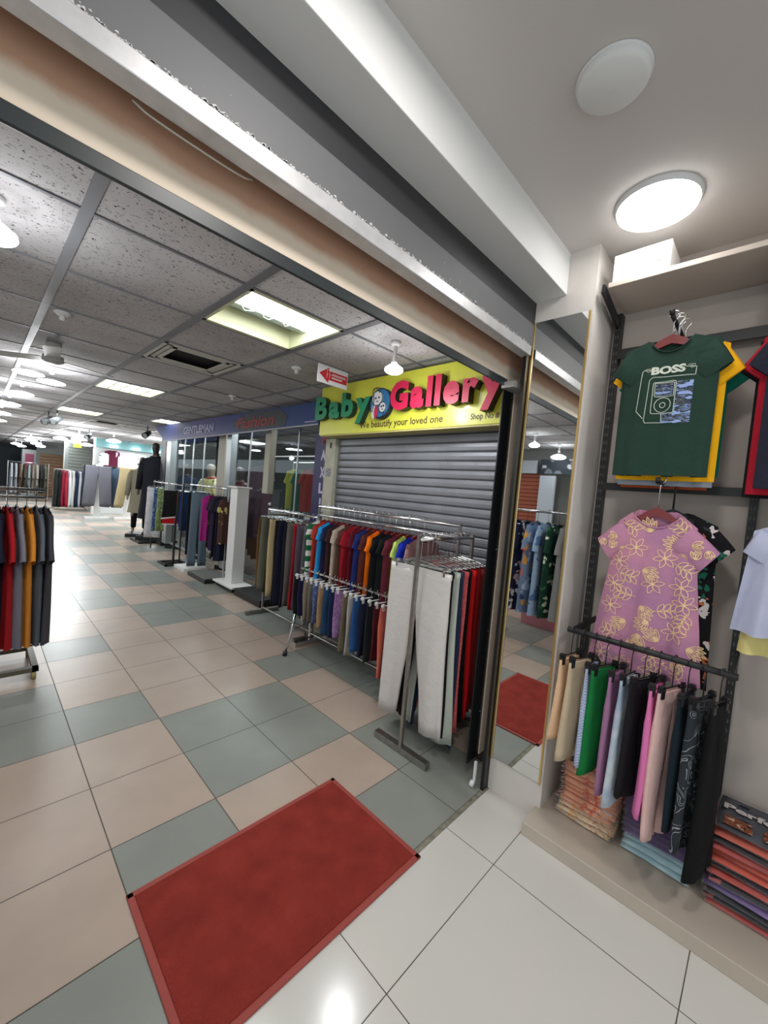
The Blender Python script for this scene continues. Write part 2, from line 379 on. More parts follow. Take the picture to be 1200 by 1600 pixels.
# ------------------------------------------------------------------ hangers
_hm = {}
def hanger_meshes(kind, hw, drop, hookmat=None):
    key = (kind, round(hw, 3), round(drop, 3))
    if key in _hm: return _hm[key]
    parts = []
    hk = M(); R = .017
    pts = [(0, R * cos(a), R * sin(a) - .004) for a in [radians(d) for d in range(-60, 181, 20)]]
    pts = pts[::-1]
    pts = [(p[0], p[1], p[2]) for p in pts]
    # hook curls over the rail (rail runs along local y), so the hook lies in the x-z plane
    pts = [(R * cos(radians(d)), 0, R * sin(radians(d)) ) for d in range(200, -61, -20)]
    pts += [(0, 0, -R - .012), (0, 0, -drop)]
    hk.tube(pts, .0021, 6)
    parts.append(('hook', hk, CHROME if kind != 'black' and kind != 'blackclip' else BLACKP))
    if kind in ('red', 'black', 'white'):
        b = M(); rows = []
        n = 12
        for k in range(n + 1):
            u = -1 + 2 * k / n; x = u * hw; zt = -drop - .022 - .050 * hw / .16 * abs(u) ** 1.2 + .030 * max(0, 1 - abs(u) / .55) ** .5
            h = (.018 + .018 * (1 - abs(u))) if kind == 'red' else .011
            rows.append([(x, -.006, zt), (x, .006, zt), (x, .006, zt - h), (x, -.006, zt - h)])
        b.rings(rows, True, True)
        parts.append(('shoulder_bar', b, {'red': REDP, 'black': BLACKP, 'white': WHITEP}[kind]))
    else:
        b = M().tube([(-hw, 0, -drop), (hw, 0, -drop)], .003 if kind != 'whiteclip' else .005, 8)
        if kind == 'clip':
            b.tube([(-hw, 0, -drop), (-hw * .5, 0, -drop + .018), (0, 0, -drop + .03), (hw * .5, 0, -drop + .018), (hw, 0, -drop)], .002, 6)
        parts.append(('cross_bar', b, {'clip': CHROME, 'blackclip': BLACKP, 'whiteclip': WHITEP}[kind]))
        for sgn in (-1, 1):
            c = B(sgn * hw * .82 - .010, sgn * hw * .82 + .010, -.009, .009, -drop - .035, -drop + .012)
            c.tube([(sgn * hw * .82, -.013, -drop - .002), (sgn * hw * .82, .013, -drop - .002)], .006, 8)
            parts.append(('clip', c, {'clip': CHROME, 'blackclip': BLACKP, 'whiteclip': WHITEP}[kind]))
    out = []
    for n_, m_, mt in parts:
        me = bpy.data.meshes.new(n_); me.from_pydata(m_.v, [], m_.f); me.materials.append(mt)
        me.polygons.foreach_set('use_smooth', [n_ in ('hook',)] * len(me.polygons)); me.update()
        out.append((n_, me))
    _hm[key] = out
    return out
def hanger(kind, hw, drop, loc, rz, label, group):
    t = thing('clothes_hanger', label, 'hanger', loc, rz, group)
    for n_, me in hanger_meshes(kind, hw, drop):
        o = bpy.data.objects.new(n_, me); COL.objects.link(o); o.parent = t
    return t

# ------------------------------------------------------------------ garments (local x = width, front faces local -y, z = 0 on the rail)
class Shirt:
    def __init__(s, w=.17, L=.5, sl=.10, drop=.10, nw=.06, dip=.05, th=.03, flare=0.0, sd=.045, amp=.008, seed=1, sr=.062, ang=58, vneck=False, waist=0.0):
        s.__dict__.update(locals()); r = random.Random(seed); s.ph = r.uniform(0, 6); s.k = r.uniform(7, 11); s.ph2 = r.uniform(0, 6)
    def halfw(s, v): return s.w * (1 + s.flare * v - s.waist * sin(min(1, v * 1.6) * pi))
    def top(s, x, front):
        a = abs(x); z = -s.drop - s.sd * max(0, a - s.nw * .8) / max(.01, s.w - s.nw)
        if a < s.nw:
            q = (1 - a / s.nw) if s.vneck else sqrt(max(0, 1 - (a / s.nw) ** 2))
            z -= (s.dip if front else .012) * q
        return z
    def fold(s, u, v):
        return s.amp * (.2 + v) * (sin(s.k * u + s.ph + 1.5 * v) + .5 * sin(s.k * 1.9 * u + s.ph2))
    def p(s, u, v, front=True):
        x = u * s.halfw(v); zt = s.top(u * s.w, front); z = zt + (-s.drop - s.L - zt) * v
        b = s.th * sqrt(max(0, 1 - abs(u) ** 2.6)) * (.35 + .65 * min(1, v * 3.5))
        return (x, s.fold(u, v) + (-b if front else b), z)
    def on(s, x, z, off=.002):
        """front surface point under (x,z)"""
        v = .5
        for _ in range(6):
            u = max(-.99, min(.99, x / s.halfw(v))); zt = s.top(u * s.w, True); v = max(0, min(1, (z - zt) / (-s.drop - s.L - zt)))
        q = s.p(u, v, True); return (x, q[1] - off, z)
    def body(s, nu=22, nv=16):
        m = M()
        for fr in (True, False):
            rows = [[s.p(-1 + 2 * i / nu, j / nv, fr) for i in range(nu + 1)] for j in range(nv + 1)]
            if not fr: rows = [r[::-1] for r in rows]
            m.grid(rows)
        return m
    def sleeve(s, side, nr=12, nk=6):
        m = M(); a = radians(s.ang); ax = Vector((side * cos(a), 0, -sin(a))); pr = Vector((side * sin(a), 0, cos(a)))
        zc = s.top(s.w, True); st = Vector((side * s.w * .95, s.fold(side, 0), zc - .002)) - pr * s.sr - ax * s.w * .08; rings = []
        for k in range(nk + 1):
            q = k / nk; c = st + ax * (s.sl + s.w * .1) * q + Vector((0, .004 * sin(q * 5 + s.ph), -.15 * s.sl * q * q))
            rr = s.sr * (1.0 - .12 * q)
            rings.append([c + pr * cos(2 * pi * j / nr) * rr + Vector((0, 1, 0)) * sin(2 * pi * j / nr) * s.th * .75 * (1 + .15 * sin(3 * j + s.ph)) for j in range(nr)])
        if side > 0: rings = [r[::-1] for r in rings]
        return m.rings(rings)
    def collar(s, r=.004):
        n = 20; pts = []
        for k in range(n):
            a = 2 * pi * k / n; x = s.nw * .98 * cos(a); fr = sin(a) < 0
            pts.append((x, s.p(x / s.w, .015, fr)[1] + (-.002 if fr else .002), s.top(x, fr) - .003))
        return M().tube(pts, r, 6, closed=True)
def shirt(loc, rz, short, label, mt, cat='T-shirt', name='t_shirt', group=None, collar=None, hang='red', parts=True, hlabel=None, hgroup=None, **kw):
    sh = Shirt(**kw); t = thing(name, label, cat, loc, rz, group)
    if not parts:
        bpy.data.objects.remove(t)
        m = sh.body(14, 8)
        for sd in (-1, 1):
            q = sh.sleeve(sd, 8, 3); m.add(q.v, q.f)
        o = m.obj(name, mt, None, True); o.location = loc; o.rotation_euler = (0, 0, rz); tag(o, label, cat, group); return o, sh
    t_body = sh.body().obj('body', mt, t, True); sh.obj_ = t_body
    if sh.sl > 0:
        for sd in (-1, 1): sh.sleeve(sd).obj('sleeve', mt, t, True)
    sh.collar().obj('collar', collar or mt, t, True)
    if hang: hanger(hang, sh.w * .85, sh.drop, loc, rz, hlabel or ('clothes hanger holding the ' + short), hgroup)
    return t, sh

def pants_mesh(w=.16, L=.6, cz=.2, lw=.07, lw0=None, th=.03, spread=0.0, drop=.1, seed=1, amp=.008, crease=0.0, waistpinch=.0):
    r = random.Random(seed); ph = r.uniform(0, 6); k2 = r.uniform(30, 48); m = M(); n = 28; zc = cz / L
    def fold(x, q): return amp * (.15 + q) * (sin(k2 * x + ph + 4 * q) + .4 * sin(k2 * 2.1 * x + 2 * ph)) + (th * .25 * sin(q * 5 + ph) * q)
    def pw(v, e): return (abs(v) ** e) * (1 if v >= 0 else -1)
    def dep(q): return th * (.5 + .5 * min(1, q / max(.05, zc))) * (1 - .15 * q)
    def hw_(q): return w * (1 - waistpinch * max(0, 1 - q / zc))
    legs = []; hc = hw_(zc) * 1.02; NT = 7; NB = 9
    for sd in (-1, 1):
        rs = []
        for i in range(NT + NB + 1):
            if i <= NT:
                s_ = i / NT; q = zc * s_; hw = hw_(q) * (1 + .02 * s_); d = dep(q); hx = hw / 2; cx = sd * hx; bl = max(0, (s_ - .55) / .45) ** 2; cr = 0
            else:
                s_ = (i - NT) / NB; q = zc + (1 - zc) * s_; e = s_ ** .8; hx = hc / 2 + (lw - hc / 2) * e; d = dep(q); bl = 1; cr = crease * s_
                cx = sd * (hc / 2 + ((spread + (w - hc) * .5) + (lw - hc / 2) * -.15) * s_); hw = hc
            ring = []
            for j in range(n):
                a_ = 2 * pi * j / n; x = cx + hx * pw(cos(a_), .66); sg = 1 if sin(a_) >= 0 else -1
                lobe = abs(pw(sin(a_), .66)); one = max(0, 1 - min(1, abs(x) / hw) ** 3) ** (1 / 3)
                y = sg * d * (lobe * bl + one * (1 - bl)) * (1 + cr * (1 - abs(cos(a_))) ** 3)
                ring.append((x, y + fold(x, q), -drop - L * q + (.006 * s_ * sin(a_ + ph) if i > NT else 0)))
            rs.append(ring)
        legs.append(M().rings(rs, True, True))
    return m, legs
def pants(loc, rz, short, label, mt, cat='trousers', name='trousers', group=None, hang='clip', parts=True, hlabel=None, hgroup=None, drop=.1, hdrop=None, **kw):
    hip, legs = pants_mesh(drop=drop, **kw); w = kw.get('w', .16)
    if not parts:
        for l in legs: hip.add(l.v, l.f)
        o = hip.obj(name, mt, None, True); o.location = loc; o.rotation_euler = (0, 0, rz); tag(o, label, cat, group); return o
    t = thing(name, label, cat, loc, rz, group)
    for l in legs: l.obj('leg', mt, t, True)
    rs = [[(w * 1.02 * cos(a) * (1 - kw.get('waistpinch', 0)), kw.get('th', .03) * .62 * sin(a), z) for a in [2 * pi * j / 24 for j in range(24)]] for z in (-drop + .003, -drop - .028)]
    M().rings(rs).obj('waistband', mt, t, True)
    if hang: hanger(hang, w * .95, (hdrop or drop - .015), loc, rz, hlabel or ('clip hanger holding the ' + short), hgroup)
    return t

def rack(name, label, cat, p0, p1, z, foot=.36, mt=STEEL, bottom=None, square=True, second=None, group=None, ball=False, inset=0):
    p0 = Vector((*p0, 0)); p1 = Vector((*p1, 0)); d = (p1 - p0).normalized(); n = Vector((-d.y, d.x, 0))
    t = thing(name, label, cat, p0, 0, group); L = (p1 - p0)
    M().tube([(0, 0, z), tuple(L + Vector((0, 0, z)))], .0125, 12).obj('rail', CHROME, t, True)
    for q in (Vector((0, 0, 0)), L - d * inset):
        m = M()
        m.obox(q + Vector((0, 0, z / 2 + .02)), (1, 0, 0), (0, 1, 0), (0, 0, 1), .010, .010, z / 2)
        o = m.obj('post', mt, t)
        if ball: M().lathe([(0, -.02), (.014, -.014), (.02, 0), (.014, .014), (0, .02)], 12, (q.x, q.y, z + .06)).obj('finial', CHROME, t, True)
        if foot:
            M().obox(q + Vector((0, 0, .021)), n, d, (0, 0, 1), foot / 2, .019, .019).obj('foot', mt, t)
    if bottom: M().tube([(0, 0, bottom), tuple(L + Vector((0, 0, bottom)))], .012, 8).obj('lower_rail', mt, t, True)
    if second: M().tube([tuple(Vector((0, 0, second))), tuple(L + Vector((0, 0, second)))], .010, 8).obj('brace_rail', mt, t, True)
    return t
# ------------------------------------------------------------------ right wall display fittings
R90 = -pi / 2
for yy, wh in ((.635, 'beside the mirror column'), (.062, 'between the BOSS shirt and the navy shirt'), (-.51, 'furthest from the mirror')):
    t = thing('slotted_upright', 'black slotted wall upright ' + wh, 'wall upright', (2.205, yy, .06))
    chn = B(-.014, .034, -.014, .014, 0, 2.42).obj('channel', BLACKM, t)
    m = M()
    for k in range(58):
        z = .06 + k * .04; m.box(-.0148, -.0142, -.008, -.003, z, z + .014); m.box(-.0148, -.0142, .003, .008, z, z + .014)
    m.obj('slots', mat('slot shade', (.10, .10, .10), .8), chn)
    b_ = M(); b_.obox((-.135, 0, 2.395), (.97, 0, -.24), (0, 1, 0), (.24, 0, .97), .15, .006, .020); b_.obj('shelf_bracket', BLACKM, t)
t = thing('top_shelf', 'long beige shelf board high on the right wall carrying the white box', 'shelf')
bevel(B(1.93, 2.238, -2.4, .618, 2.490, 2.512).obj('board', mat('shelf board', rgb(196, 184, 172), .6, var=.06, vscale=4), t), .002)
t = thing('storage_box', 'plain white cardboard box standing on the high shelf', 'box', (1.935, .50, 2.5125))
crt = bevel(B(0, .18, -.105, .105, 0, .112).obj('carton', mat('white card', rgb(235, 235, 232), .7), t), .002)
B(-.001, 0, -.075, -.045, .038, .042).obj('printed_line', mat('grey ink', rgb(120, 120, 120), .7), crt)
for k, (za, zb) in enumerate(((2.255, 2.30), (1.612, 1.648))):
    t = thing('wall_rail', 'flat black wall rail, the %s one, with arms holding garments' % ('upper', 'middle')[k], 'rail')
    B(2.18, 2.191, -2.4, .62, za, zb).obj('bar', BLACKM, t)
    for y, x0 in (((.36, 1.90), (-.115, 1.90)), ((.345, 1.92), (-.11, 1.92)))[k]:
        z = (2.300, 1.640)[k]; o = M().tube([(2.18, y, z), (x0, y, z)], .0085, 8).obj('display_arm', BLACKM, t, True)
        M().tube([(x0, y, z), (x0 - .01, y, z + .016)], .0095, 8).obj('stop_tip', BLACKM, o, True)

# BOSS T-shirt
GR = cloth(rgb(38, 62, 52)); ZC = 2.317
t, sh = shirt((1.95, .36, ZC), R90, 'dark green BOSS T-shirt', 'dark green T-shirt with the BOSS music player print facing out', GR, w=.163, L=.565, sl=.085, drop=.085, nw=.066, dip=.062, th=.026, sd=.035, amp=.0045, seed=3, sr=.072, ang=52, hang='red', collar=cloth(rgb(30, 50, 42)))
ZO = 2.325 - ZC
def stroke(m, pts, sh, w=.0022, off=.0022, zo=0, closed=False, fn=None):
    fn = fn or (lambda x, z: sh.on(x, z, off))
    P = []
    for i in range(len(pts) - 1):
        a, b = Vector(pts[i]), Vector(pts[i + 1]); n = max(1, int((b - a).length / .012))
        for k in range(n): P.append(a + (b - a) * k / n)
    P.append(Vector(pts[-1])); rows = []
    for i, p in enumerate(P):
        a = P[max(0, i - 1)]; b = P[min(len(P) - 1, i + 1)]; d = (b - a)
        d = d.normalized() if d.length > 0 else Vector((1, 0)); n = Vector((-d.y, d.x)) * w / 2
        rows.append([fn(p.x + n.x, p.y + n.y + zo), fn(p.x - n.x, p.y - n.y + zo)])
    m.grid(rows)
pm = M()
for pl in ([(-0.0521, -0.2285), (-0.0783, -0.2259), (-0.0847, -0.2301), (-0.0926, -0.3932), (-0.0664, -0.4242)],
           [(0.0601, -0.2282), (0.0941, -0.2312), (0.0934, -0.2639), (-0.0459, -0.2579), (-0.056, -0.2682), (-0.0622, -0.4324), (-0.0565, -0.4433), (-0.0022, -0.444), (-0.0047, -0.4079)],
           [(-0.037, -0.2811), (0.025, -0.2791), (0.0333, -.2815), (0.0358, -0.288), (0.036, -0.401), (.0345, -.4065), (0.0284, -0.4081), (-0.0346, -0.4066), (-.0398, -.4045), (-0.0409, -0.3973), (-0.0409, -0.2877), (-.0398, -.2825), (-0.037, -0.2811)],
           [(-0.0345, -0.284), (0.027, -0.2853), (.031, -.289), (0.0311, -0.3402), (-0.0294, -0.3393), (-.0338, -.335), (-0.0345, -0.284)]):
    stroke(pm, pl, sh, .0024, .0026, ZO)
for r_ in (.0275, .0095):
    stroke(pm, [(-.003 + r_ * cos(2 * pi * k / 24), -.3735 + r_ * 1.06 * sin(2 * pi * k / 24)) for k in range(25)], sh, .0024, .0026, ZO)
for cx, s_ in ((-.066, 1), (.078, 1)):
    stroke(pm, [(cx - .012, -.224), (cx - .004, -.221), (cx + .011, -.221), (cx + .011, -.232), (cx, -.236), (cx - .004, -.228), (cx + .006, -.226)], sh, .0016, .0026, ZO)
fit_text(pm, 'BOSS', lambda a, b, c: sh.on(-.0535 + a, -.2480 + b + ZO, .003), .114, .033, bold=.05)
pm.obj('chest_print', cloth(rgb(205, 212, 200)), sh.obj_)
cm = M(); n = 12
cor = lambda u, v: ((1 - v) * (-.0 + .036 + u * .0545) + v * (.036 + u * .0545), -.283 + v * (-.127))
cm.grid([[sh.on(.0365 + u / n * .0542, -.2835 - v / n * .165 + ZO, .0022) for u in range(n + 1)] for v in range(n + 1)])
cm.grid([[sh.on(-.003 + u / 8 * .0395, -.4095 - v / 4 * .037 + ZO, .0022) for u in range(9)] for v in range(5)])
cm.grid([[sh.on(-.031 + u / 8 * .058, -.288 - v / 6 * .048 + ZO, .0022) for u in range(9)] for v in range(7)])
camo = bpy.data.materials.new('camo print'); nt, b = nodes(camo); b.inputs['Roughness'].default_value = .85
tc = nt.nodes.new('ShaderNodeTexCoord'); mp = nt.nodes.new('ShaderNodeMapping'); mp.inputs['Scale'].default_value = (9, 1, 34); mp.inputs['Rotation'].default_value = (0, radians(-25), 0)
nz = nt.nodes.new('ShaderNodeTexNoise'); nz.inputs['Scale'].default_value = 2.2; nz.inputs['Detail'].default_value = 3
rp = nt.nodes.new('ShaderNodeValToRGB'); rp.color_ramp.interpolation = 'CONSTANT'
for _ in range(3): rp.color_ramp.elements.new(.5)
for e, (p_, c_) in zip(rp.color_ramp.elements, [(0, rgb(150, 175, 225)), (.44, rgb(28, 42, 66)), (.50, rgb(78, 84, 84)), (.58, rgb(120, 145, 200)), (.64, rgb(70, 76, 72))]): e.position = p_; e.color = (*c_, 1)
nt.links.new(tc.outputs['Object'], mp.inputs['Vector']); nt.links.new(mp.outputs[0], nz.inputs['Vector']); nt.links.new(nz.outputs['Fac'], rp.inputs['Fac']); nt.links.new(rp.outputs['Color'], b.inputs['Base Color'])
cm.obj('camouflage_panel', camo, sh.obj_)
m = M(); m.box(-.026, .002, .018, .0195, -.128, -.098); m.box(.010, .020, .018, .0195, -.12, -.10)
m.obj('neck_label', cloth(rgb(215, 215, 210)), sh.obj_)
# shirts behind it
for k, (x, c, w, L, lab, y, sl) in enumerate([
    (1.985, rgb(244, 178, 22), .170, .575, 'yellow T-shirt showing behind the BOSS T-shirt', .347, .10),
    (2.02, rgb(150, 160, 172), .165, .595, 'pale grey T-shirt peeping out under the BOSS T-shirt', .35, .07),
    (2.055, rgb(24, 118, 98), .160, .55, 'teal green T-shirt with its sleeve behind the yellow one', .335, .12),
    (2.09, rgb(58, 82, 128), .165, .59, 'blue printed T-shirt showing at the hem under the BOSS T-shirt', .37, .07),
    (2.12, rgb(196, 92, 52), .16, .60, 'orange T-shirt, last of the shirts behind the BOSS T-shirt', .37, .06)]):
    shirt((x, y, ZC), R90, lab.split(' showing')[0].split(' peeping')[0].split(' with')[0].split(',')[0] + ' behind the BOSS one', lab, cloth(c), w=w, L=L, sl=sl, drop=.09, nw=.06, dip=.03, th=.012, amp=.004, seed=20 + k, sr=.068, ang=50, hang='red', sd=.04)

# mauve leaf-print dress
MAUVE = cloth(rgb(176, 126, 160), 'wash', (rgb(196, 136, 160),), 5)
t, sh = shirt((1.975, .345, 1.657), R90, 'mauve leaf-print dress', 'mauve short-sleeved dress with cream leaf outlines behind the black bar', MAUVE, cat='dress', name='leaf_print_dress',
              w=.138, L=.68, sl=.105, drop=.125, nw=.080, dip=.075, th=.030, flare=.48, sd=.05, amp=.012, seed=11, sr=.062, ang=35, hang='red', waist=.02)
lm = M(); rn = random.Random(5)
def leafline(cx, cz, a, L_, wd, vein=True, fn=None):
    ca, sa = cos(a), sin(a); f = lambda l, s_: (cx + l * ca - s_ * sa, cz + l * sa + s_ * ca)
    pts = [f(L_ * q, wd * sin(pi * q) ** .8) for q in [k / 8 for k in range(9)]] + [f(L_ * q, -wd * sin(pi * q) ** .8) for q in [k / 8 for k in range(8, -1, -1)]]
    stroke(lm, pts, sh, .0028, .0022, fn=fn)
    if vein: stroke(lm, [f(0, 0), f(L_ * .85, 0)], sh, .0022, .0022, fn=fn)
def ok(x, z):
    return abs(x) < sh.halfw(min(1, max(0, (-.125 - z) / .7))) - .036 and z < sh.top(x, True) - .01 and z > -.8
spots = []
for tries in range(1500):
    x = rn.uniform(-.2, .2); z = rn.uniform(-.81, -.15)
    if ok(x, z) and all((x - a) ** 2 + (z - b_) ** 2 > .060 ** 2 for a, b_ in spots): spots.append((x, z))
for i, (x, z) in enumerate(spots):
    a0 = rn.uniform(0, 6.28)
    if i % 3 == 0:
        for k in range(6): leafline(x, z, a0 + k * pi / 3, .042, .009, False)
    elif i % 3 == 1:
        stroke(lm, [(x - .035 * cos(a0), z - .035 * sin(a0)), (x + .035 * cos(a0), z + .035 * sin(a0))], sh, .0024, .0022)
        for s_ in (-.02, 0, .02):
            for sg in (-1, 1): leafline(x + s_ * cos(a0), z + s_ * sin(a0), a0 + sg * .9, .036, .008, False)
    else:
        for k in range(-2, 3): leafline(x, z, a0 + k * .30, .066 - .007 * abs(k), .008, True)
for sd in (-1, 1):
    def sfn(l, c, sd=sd):
        a_ = radians(sh.ang); ax = Vector((sd * cos(a_), 0, -sin(a_))); pr = Vector((sd * sin(a_), 0, cos(a_))); rr0 = sh.sr
        st = Vector((sd * sh.w * .95, sh.fold(sd, 0), sh.top(sh.w, True) - .002)) - pr * sh.sr - ax * sh.w * .08
        q = max(0, min(1, l / (sh.sl + sh.w * .1))); rr = sh.sr * (1 - .12 * q); c = max(-.96 * rr, min(.96 * rr, c)); sn = -sqrt(1 - (c / rr) ** 2)
        j = 12 * (math.atan2(sn, c / rr) % (2 * pi)) / (2 * pi)
        return tuple(st + ax * l + Vector((0, .004 * sin(q * 5 + sh.ph), -.15 * sh.sl * q * q)) + pr * c + Vector((0, 1, 0)) * (sn * sh.th * .75 * (1 + .15 * sin(3 * j + sh.ph)) - .003))
    for (l, c, a0, ln) in ((.045, .01, .6, .05), (.085, -.02, 2.2, .04), (.09, .03, -.4, .035), (.05, -.035, -1.2, .03)):
        for k in range(-1, 2): leafline(l, c, a0 + k * .55, ln * .75, .007, True, sfn)
lm.obj('leaf_print', cloth(rgb(240, 205, 160)), sh.obj_)
for k, (x, lab, mt_, w, y) in enumerate([(2.03, 'black floral dress directly behind the mauve leaf-print dress', cloth(rgb(22, 20, 24), 'floral', (rgb(22, 20, 24), rgb(190, 110, 70), rgb(30, 100, 80), rgb(215, 205, 205), rgb(22, 20, 24)), 26), .15, .30),
                                        (2.075, 'dark patterned dress at the wall behind the mauve dress', cloth(rgb(40, 34, 44)), .15, .31)]):
    shirt((x, y, 1.657), R90, ('black floral dress', 'dark dress at the wall')[k], lab, mt_, cat='dress', name='dress', w=w, L=.70, sl=.09, drop=.125, nw=.06, dip=.05, th=.012, flare=.16, amp=.008, seed=31 + k, sr=.06, ang=40, hang='black')

# right-edge group
for k, (x, c, w, L, lab, y) in enumerate([(1.95, rgb(36, 38, 52), .19, .60, 'navy T-shirt hanging foremost at the right edge of the picture', -.125),
                                          (1.99, rgb(168, 24, 44), .20, .62, 'crimson T-shirt just behind the navy T-shirt', -.115),
                                          (2.03, rgb(24, 22, 24), .20, .63, 'black T-shirt behind the crimson one', -.105)]):
    shirt((x, y, ZC), R90, lab.split(' hanging')[0].split(' just')[0].split(' behind')[0] + ' by the right edge', lab, cloth(c), w=w, L=L, sl=.10, drop=.085, nw=.06, dip=.04, th=.016, amp=.006, seed=41 + k, sr=.078, ang=48, hang='red')
shirt((1.95, -.105, 1.657), R90, 'pale blue blouse', 'pale blue frilled blouse hanging below the navy T-shirt', cloth(rgb(182, 186, 210)), cat='blouse', name='blouse', w=.15, L=.42, sl=.07, drop=.125, nw=.06, dip=.04, th=.02, flare=.22, amp=.02, seed=47, sr=.055, ang=60, hang='black')
shirt((2.0, -.115, 1.657), R90, 'pale yellow top', 'pale yellow top showing under the pale blue blouse', cloth(rgb(226, 212, 140)), cat='top', name='top', w=.14, L=.50, sl=.05, drop=.125, nw=.06, dip=.04, th=.014, flare=.2, amp=.016, seed=48, sr=.05, ang=60, hang='black')

# low black hang bar with the small trousers
t = thing('hang_bar', 'low black bar on brackets with small trousers hanging from it', 'clothes bar', (1.88, 0, .965))
M().tube([(0, .035, 0), (0, .612, 0)], .0125, 12).obj('bar', BLACKM, t, True)
for y in (.05, .59):
    M().obox((.155, y, 0), (1, 0, 0), (0, 1, 0), (0, 0, 1), .155, .004, .014).obj('bracket', BLACKM, t)
KP = [('peach', 'peach cotton', cloth(rgb(222, 184, 148)), .36, .05, .0), ('beige', 'beige cotton', cloth(rgb(200, 180, 150)), .44, .05, .0),
      ('gingham', 'blue and white gingham', cloth(rgb(196, 204, 222), 'check', (rgb(126, 146, 190),), 170), .42, .055, .0), ('green', 'bright green', cloth(rgb(22, 118, 58)), .45, .05, .0),
      ('mauve', 'dusty mauve', cloth(rgb(158, 112, 146)), .50, .035, .0), ('washed denim', 'washed white denim', cloth(rgb(206, 212, 216), 'wash', (rgb(150, 168, 190),), 9), .52, .055, .0),
      ('black', 'plain black cotton', cloth(rgb(26, 24, 30)), .46, .05, .0), ('pink', 'hot pink', cloth(rgb(222, 120, 176)), .50, .045, .0),
      ('pale pink', 'long pale pink', cloth(rgb(226, 188, 182)), .58, .042, .0), ('dark teal', 'dark teal', cloth(rgb(20, 34, 42)), .50, .045, .0),
      ('line-pattern', 'charcoal line-patterned', cloth(rgb(44, 48, 54), 'lines', (rgb(150, 155, 158),), 9), .55, .055, .0), ('jet black', 'long jet black', cloth(rgb(12, 12, 14)), .64, .05, .0)]
for k, (sn, ln, mt_, L, lw, sp) in enumerate(KP):
    y = .588 - k * .0465
    pants((1.88, y, .965), radians(random.uniform(-20, 10)), sn + ' trousers', '%s small trousers on the low black bar' % ln, mt_, cat='small trousers', name='small_trousers',
          w=(.060 if k == 11 else .088), L=L - .01, cz=.13, lw=lw * 1.2, th=.014, drop=.122, hdrop=.107, seed=60 + k, amp=.006, hang='blackclip', spread=.004,
          hlabel='black clip hanger holding the %s small trousers on the low bar' % ln)

# folded stacks in polybags
PB = bpy.data.materials.new('polybag film'); nt, b = nodes(PB)
b.inputs['Base Color'].default_value = (.9, .92, .95, 1); b.inputs['Roughness'].default_value = .12; b.inputs['Alpha'].default_value = .09
b.inputs['Specular IOR Level'].default_value = .8
tc = nt.nodes.new('ShaderNodeTexCoord'); n2 = nt.nodes.new('ShaderNodeTexNoise'); n2.inputs['Scale'].default_value = 28; n2.inputs['Detail'].default_value = 4
nt.links.new(tc.outputs['Object'], n2.inputs['Vector']); bp = nt.nodes.new('ShaderNodeBump'); bp.inputs['Strength'].default_value = .8; bp.inputs['Distance'].default_value = .02
nt.links.new(n2.outputs['Fac'], bp.inputs['Height']); nt.links.new(bp.outputs['Normal'], b.inputs['Normal'])
def pillow(hx, hy, hz, seed, nx=14, ny=14, wob=.004):
    r = random.Random(seed); a, b_, c_ = [r.uniform(0, 6) for _ in range(3)]; m = M()
    for sg in (1, -1):
        rows = []
        for i in range(nx + 1):
            u = -1 + 2 * i / nx; row = []
            for j in range(ny + 1):
                v = -1 + 2 * j / ny
                e = (max(0, 1 - abs(u) ** 5) * max(0, 1 - abs(v) ** 5)) ** .5
                x = u * hx * (1 + .02 * sin(3 * v + a)); y = v * hy * (1 + .02 * sin(3 * u + b_))
                row.append((x, y, hz + sg * hz * e + wob * e * sin(7 * u + a) * sin(6 * v + c_)))
            rows.append(row if sg > 0 else row[::-1])
        m.grid(rows)
    return m
def stack(x, y, hx, hy, specs, where, group, z=.0605):
    for k, (ln, mt_, h) in enumerate(specs):
        ord_ = ['lowest', 'second up', 'third up', 'fourth up', 'fifth up', 'sixth up', 'seventh up', 'eighth up', 'ninth up', 'tenth up', 'eleventh up', 'twelfth up', 'thirteenth up', 'fourteenth up', 'fifteenth up'][k]
        if k == len(specs) - 1: ord_ = 'topmost'
        t = thing('folded_garment', '%s folded garment, %s in the %s' % (ln, ord_, where), 'folded clothes', (x + random.uniform(-.008, .008), y + random.uniform(-.008, .008), z), radians(random.uniform(-3, 3)), group)
        pillow(hx, hy, h / 2 * .93, k * 7 + int(x * 100) + int(y * 50), wob=.002).obj('cloth', mt_, t, True)
        pillow(hx + .006, hy + .005, h / 2, k * 7 + 3, wob=.003).obj('clear_bag', PB, t, True)
        z += h
    return z, t
ORF = cloth(rgb(230, 166, 130), 'floral', (rgb(222, 84, 36), rgb(240, 232, 224), rgb(218, 92, 48), rgb(240, 232, 224), rgb(84, 88, 102)), 26)
YLF = cloth(rgb(228, 206, 176), 'floral', (rgb(214, 140, 50), rgb(216, 120, 60), rgb(230, 180, 110)), 30)
stack(2.085, .49, .110, .118, [('yellow-orange flowered', YLF, .024)] * 3 + [('orange and white flowered', ORF, .0235)] * 7, 'left stack', 'folded flowered garments on the step')
LB = cloth(rgb(176, 206, 212)); PU = cloth(rgb(116, 92, 138))
stack(2.095, .218, .115, .118, [('pale blue', LB, .030)] * 3 + [('purple', PU, .020)] * 6, 'middle stack', 'folded pale blue and purple garments on the step')
CO = cloth(rgb(200, 70, 58)); BK = cloth(rgb(26, 24, 30), 'floral', (rgb(26, 24, 30), rgb(26, 24, 30), rgb(200, 180, 150), rgb(180, 90, 80)), 22)
BKP = cloth(rgb(30, 28, 34)); OR2 = cloth(rgb(214, 84, 52))
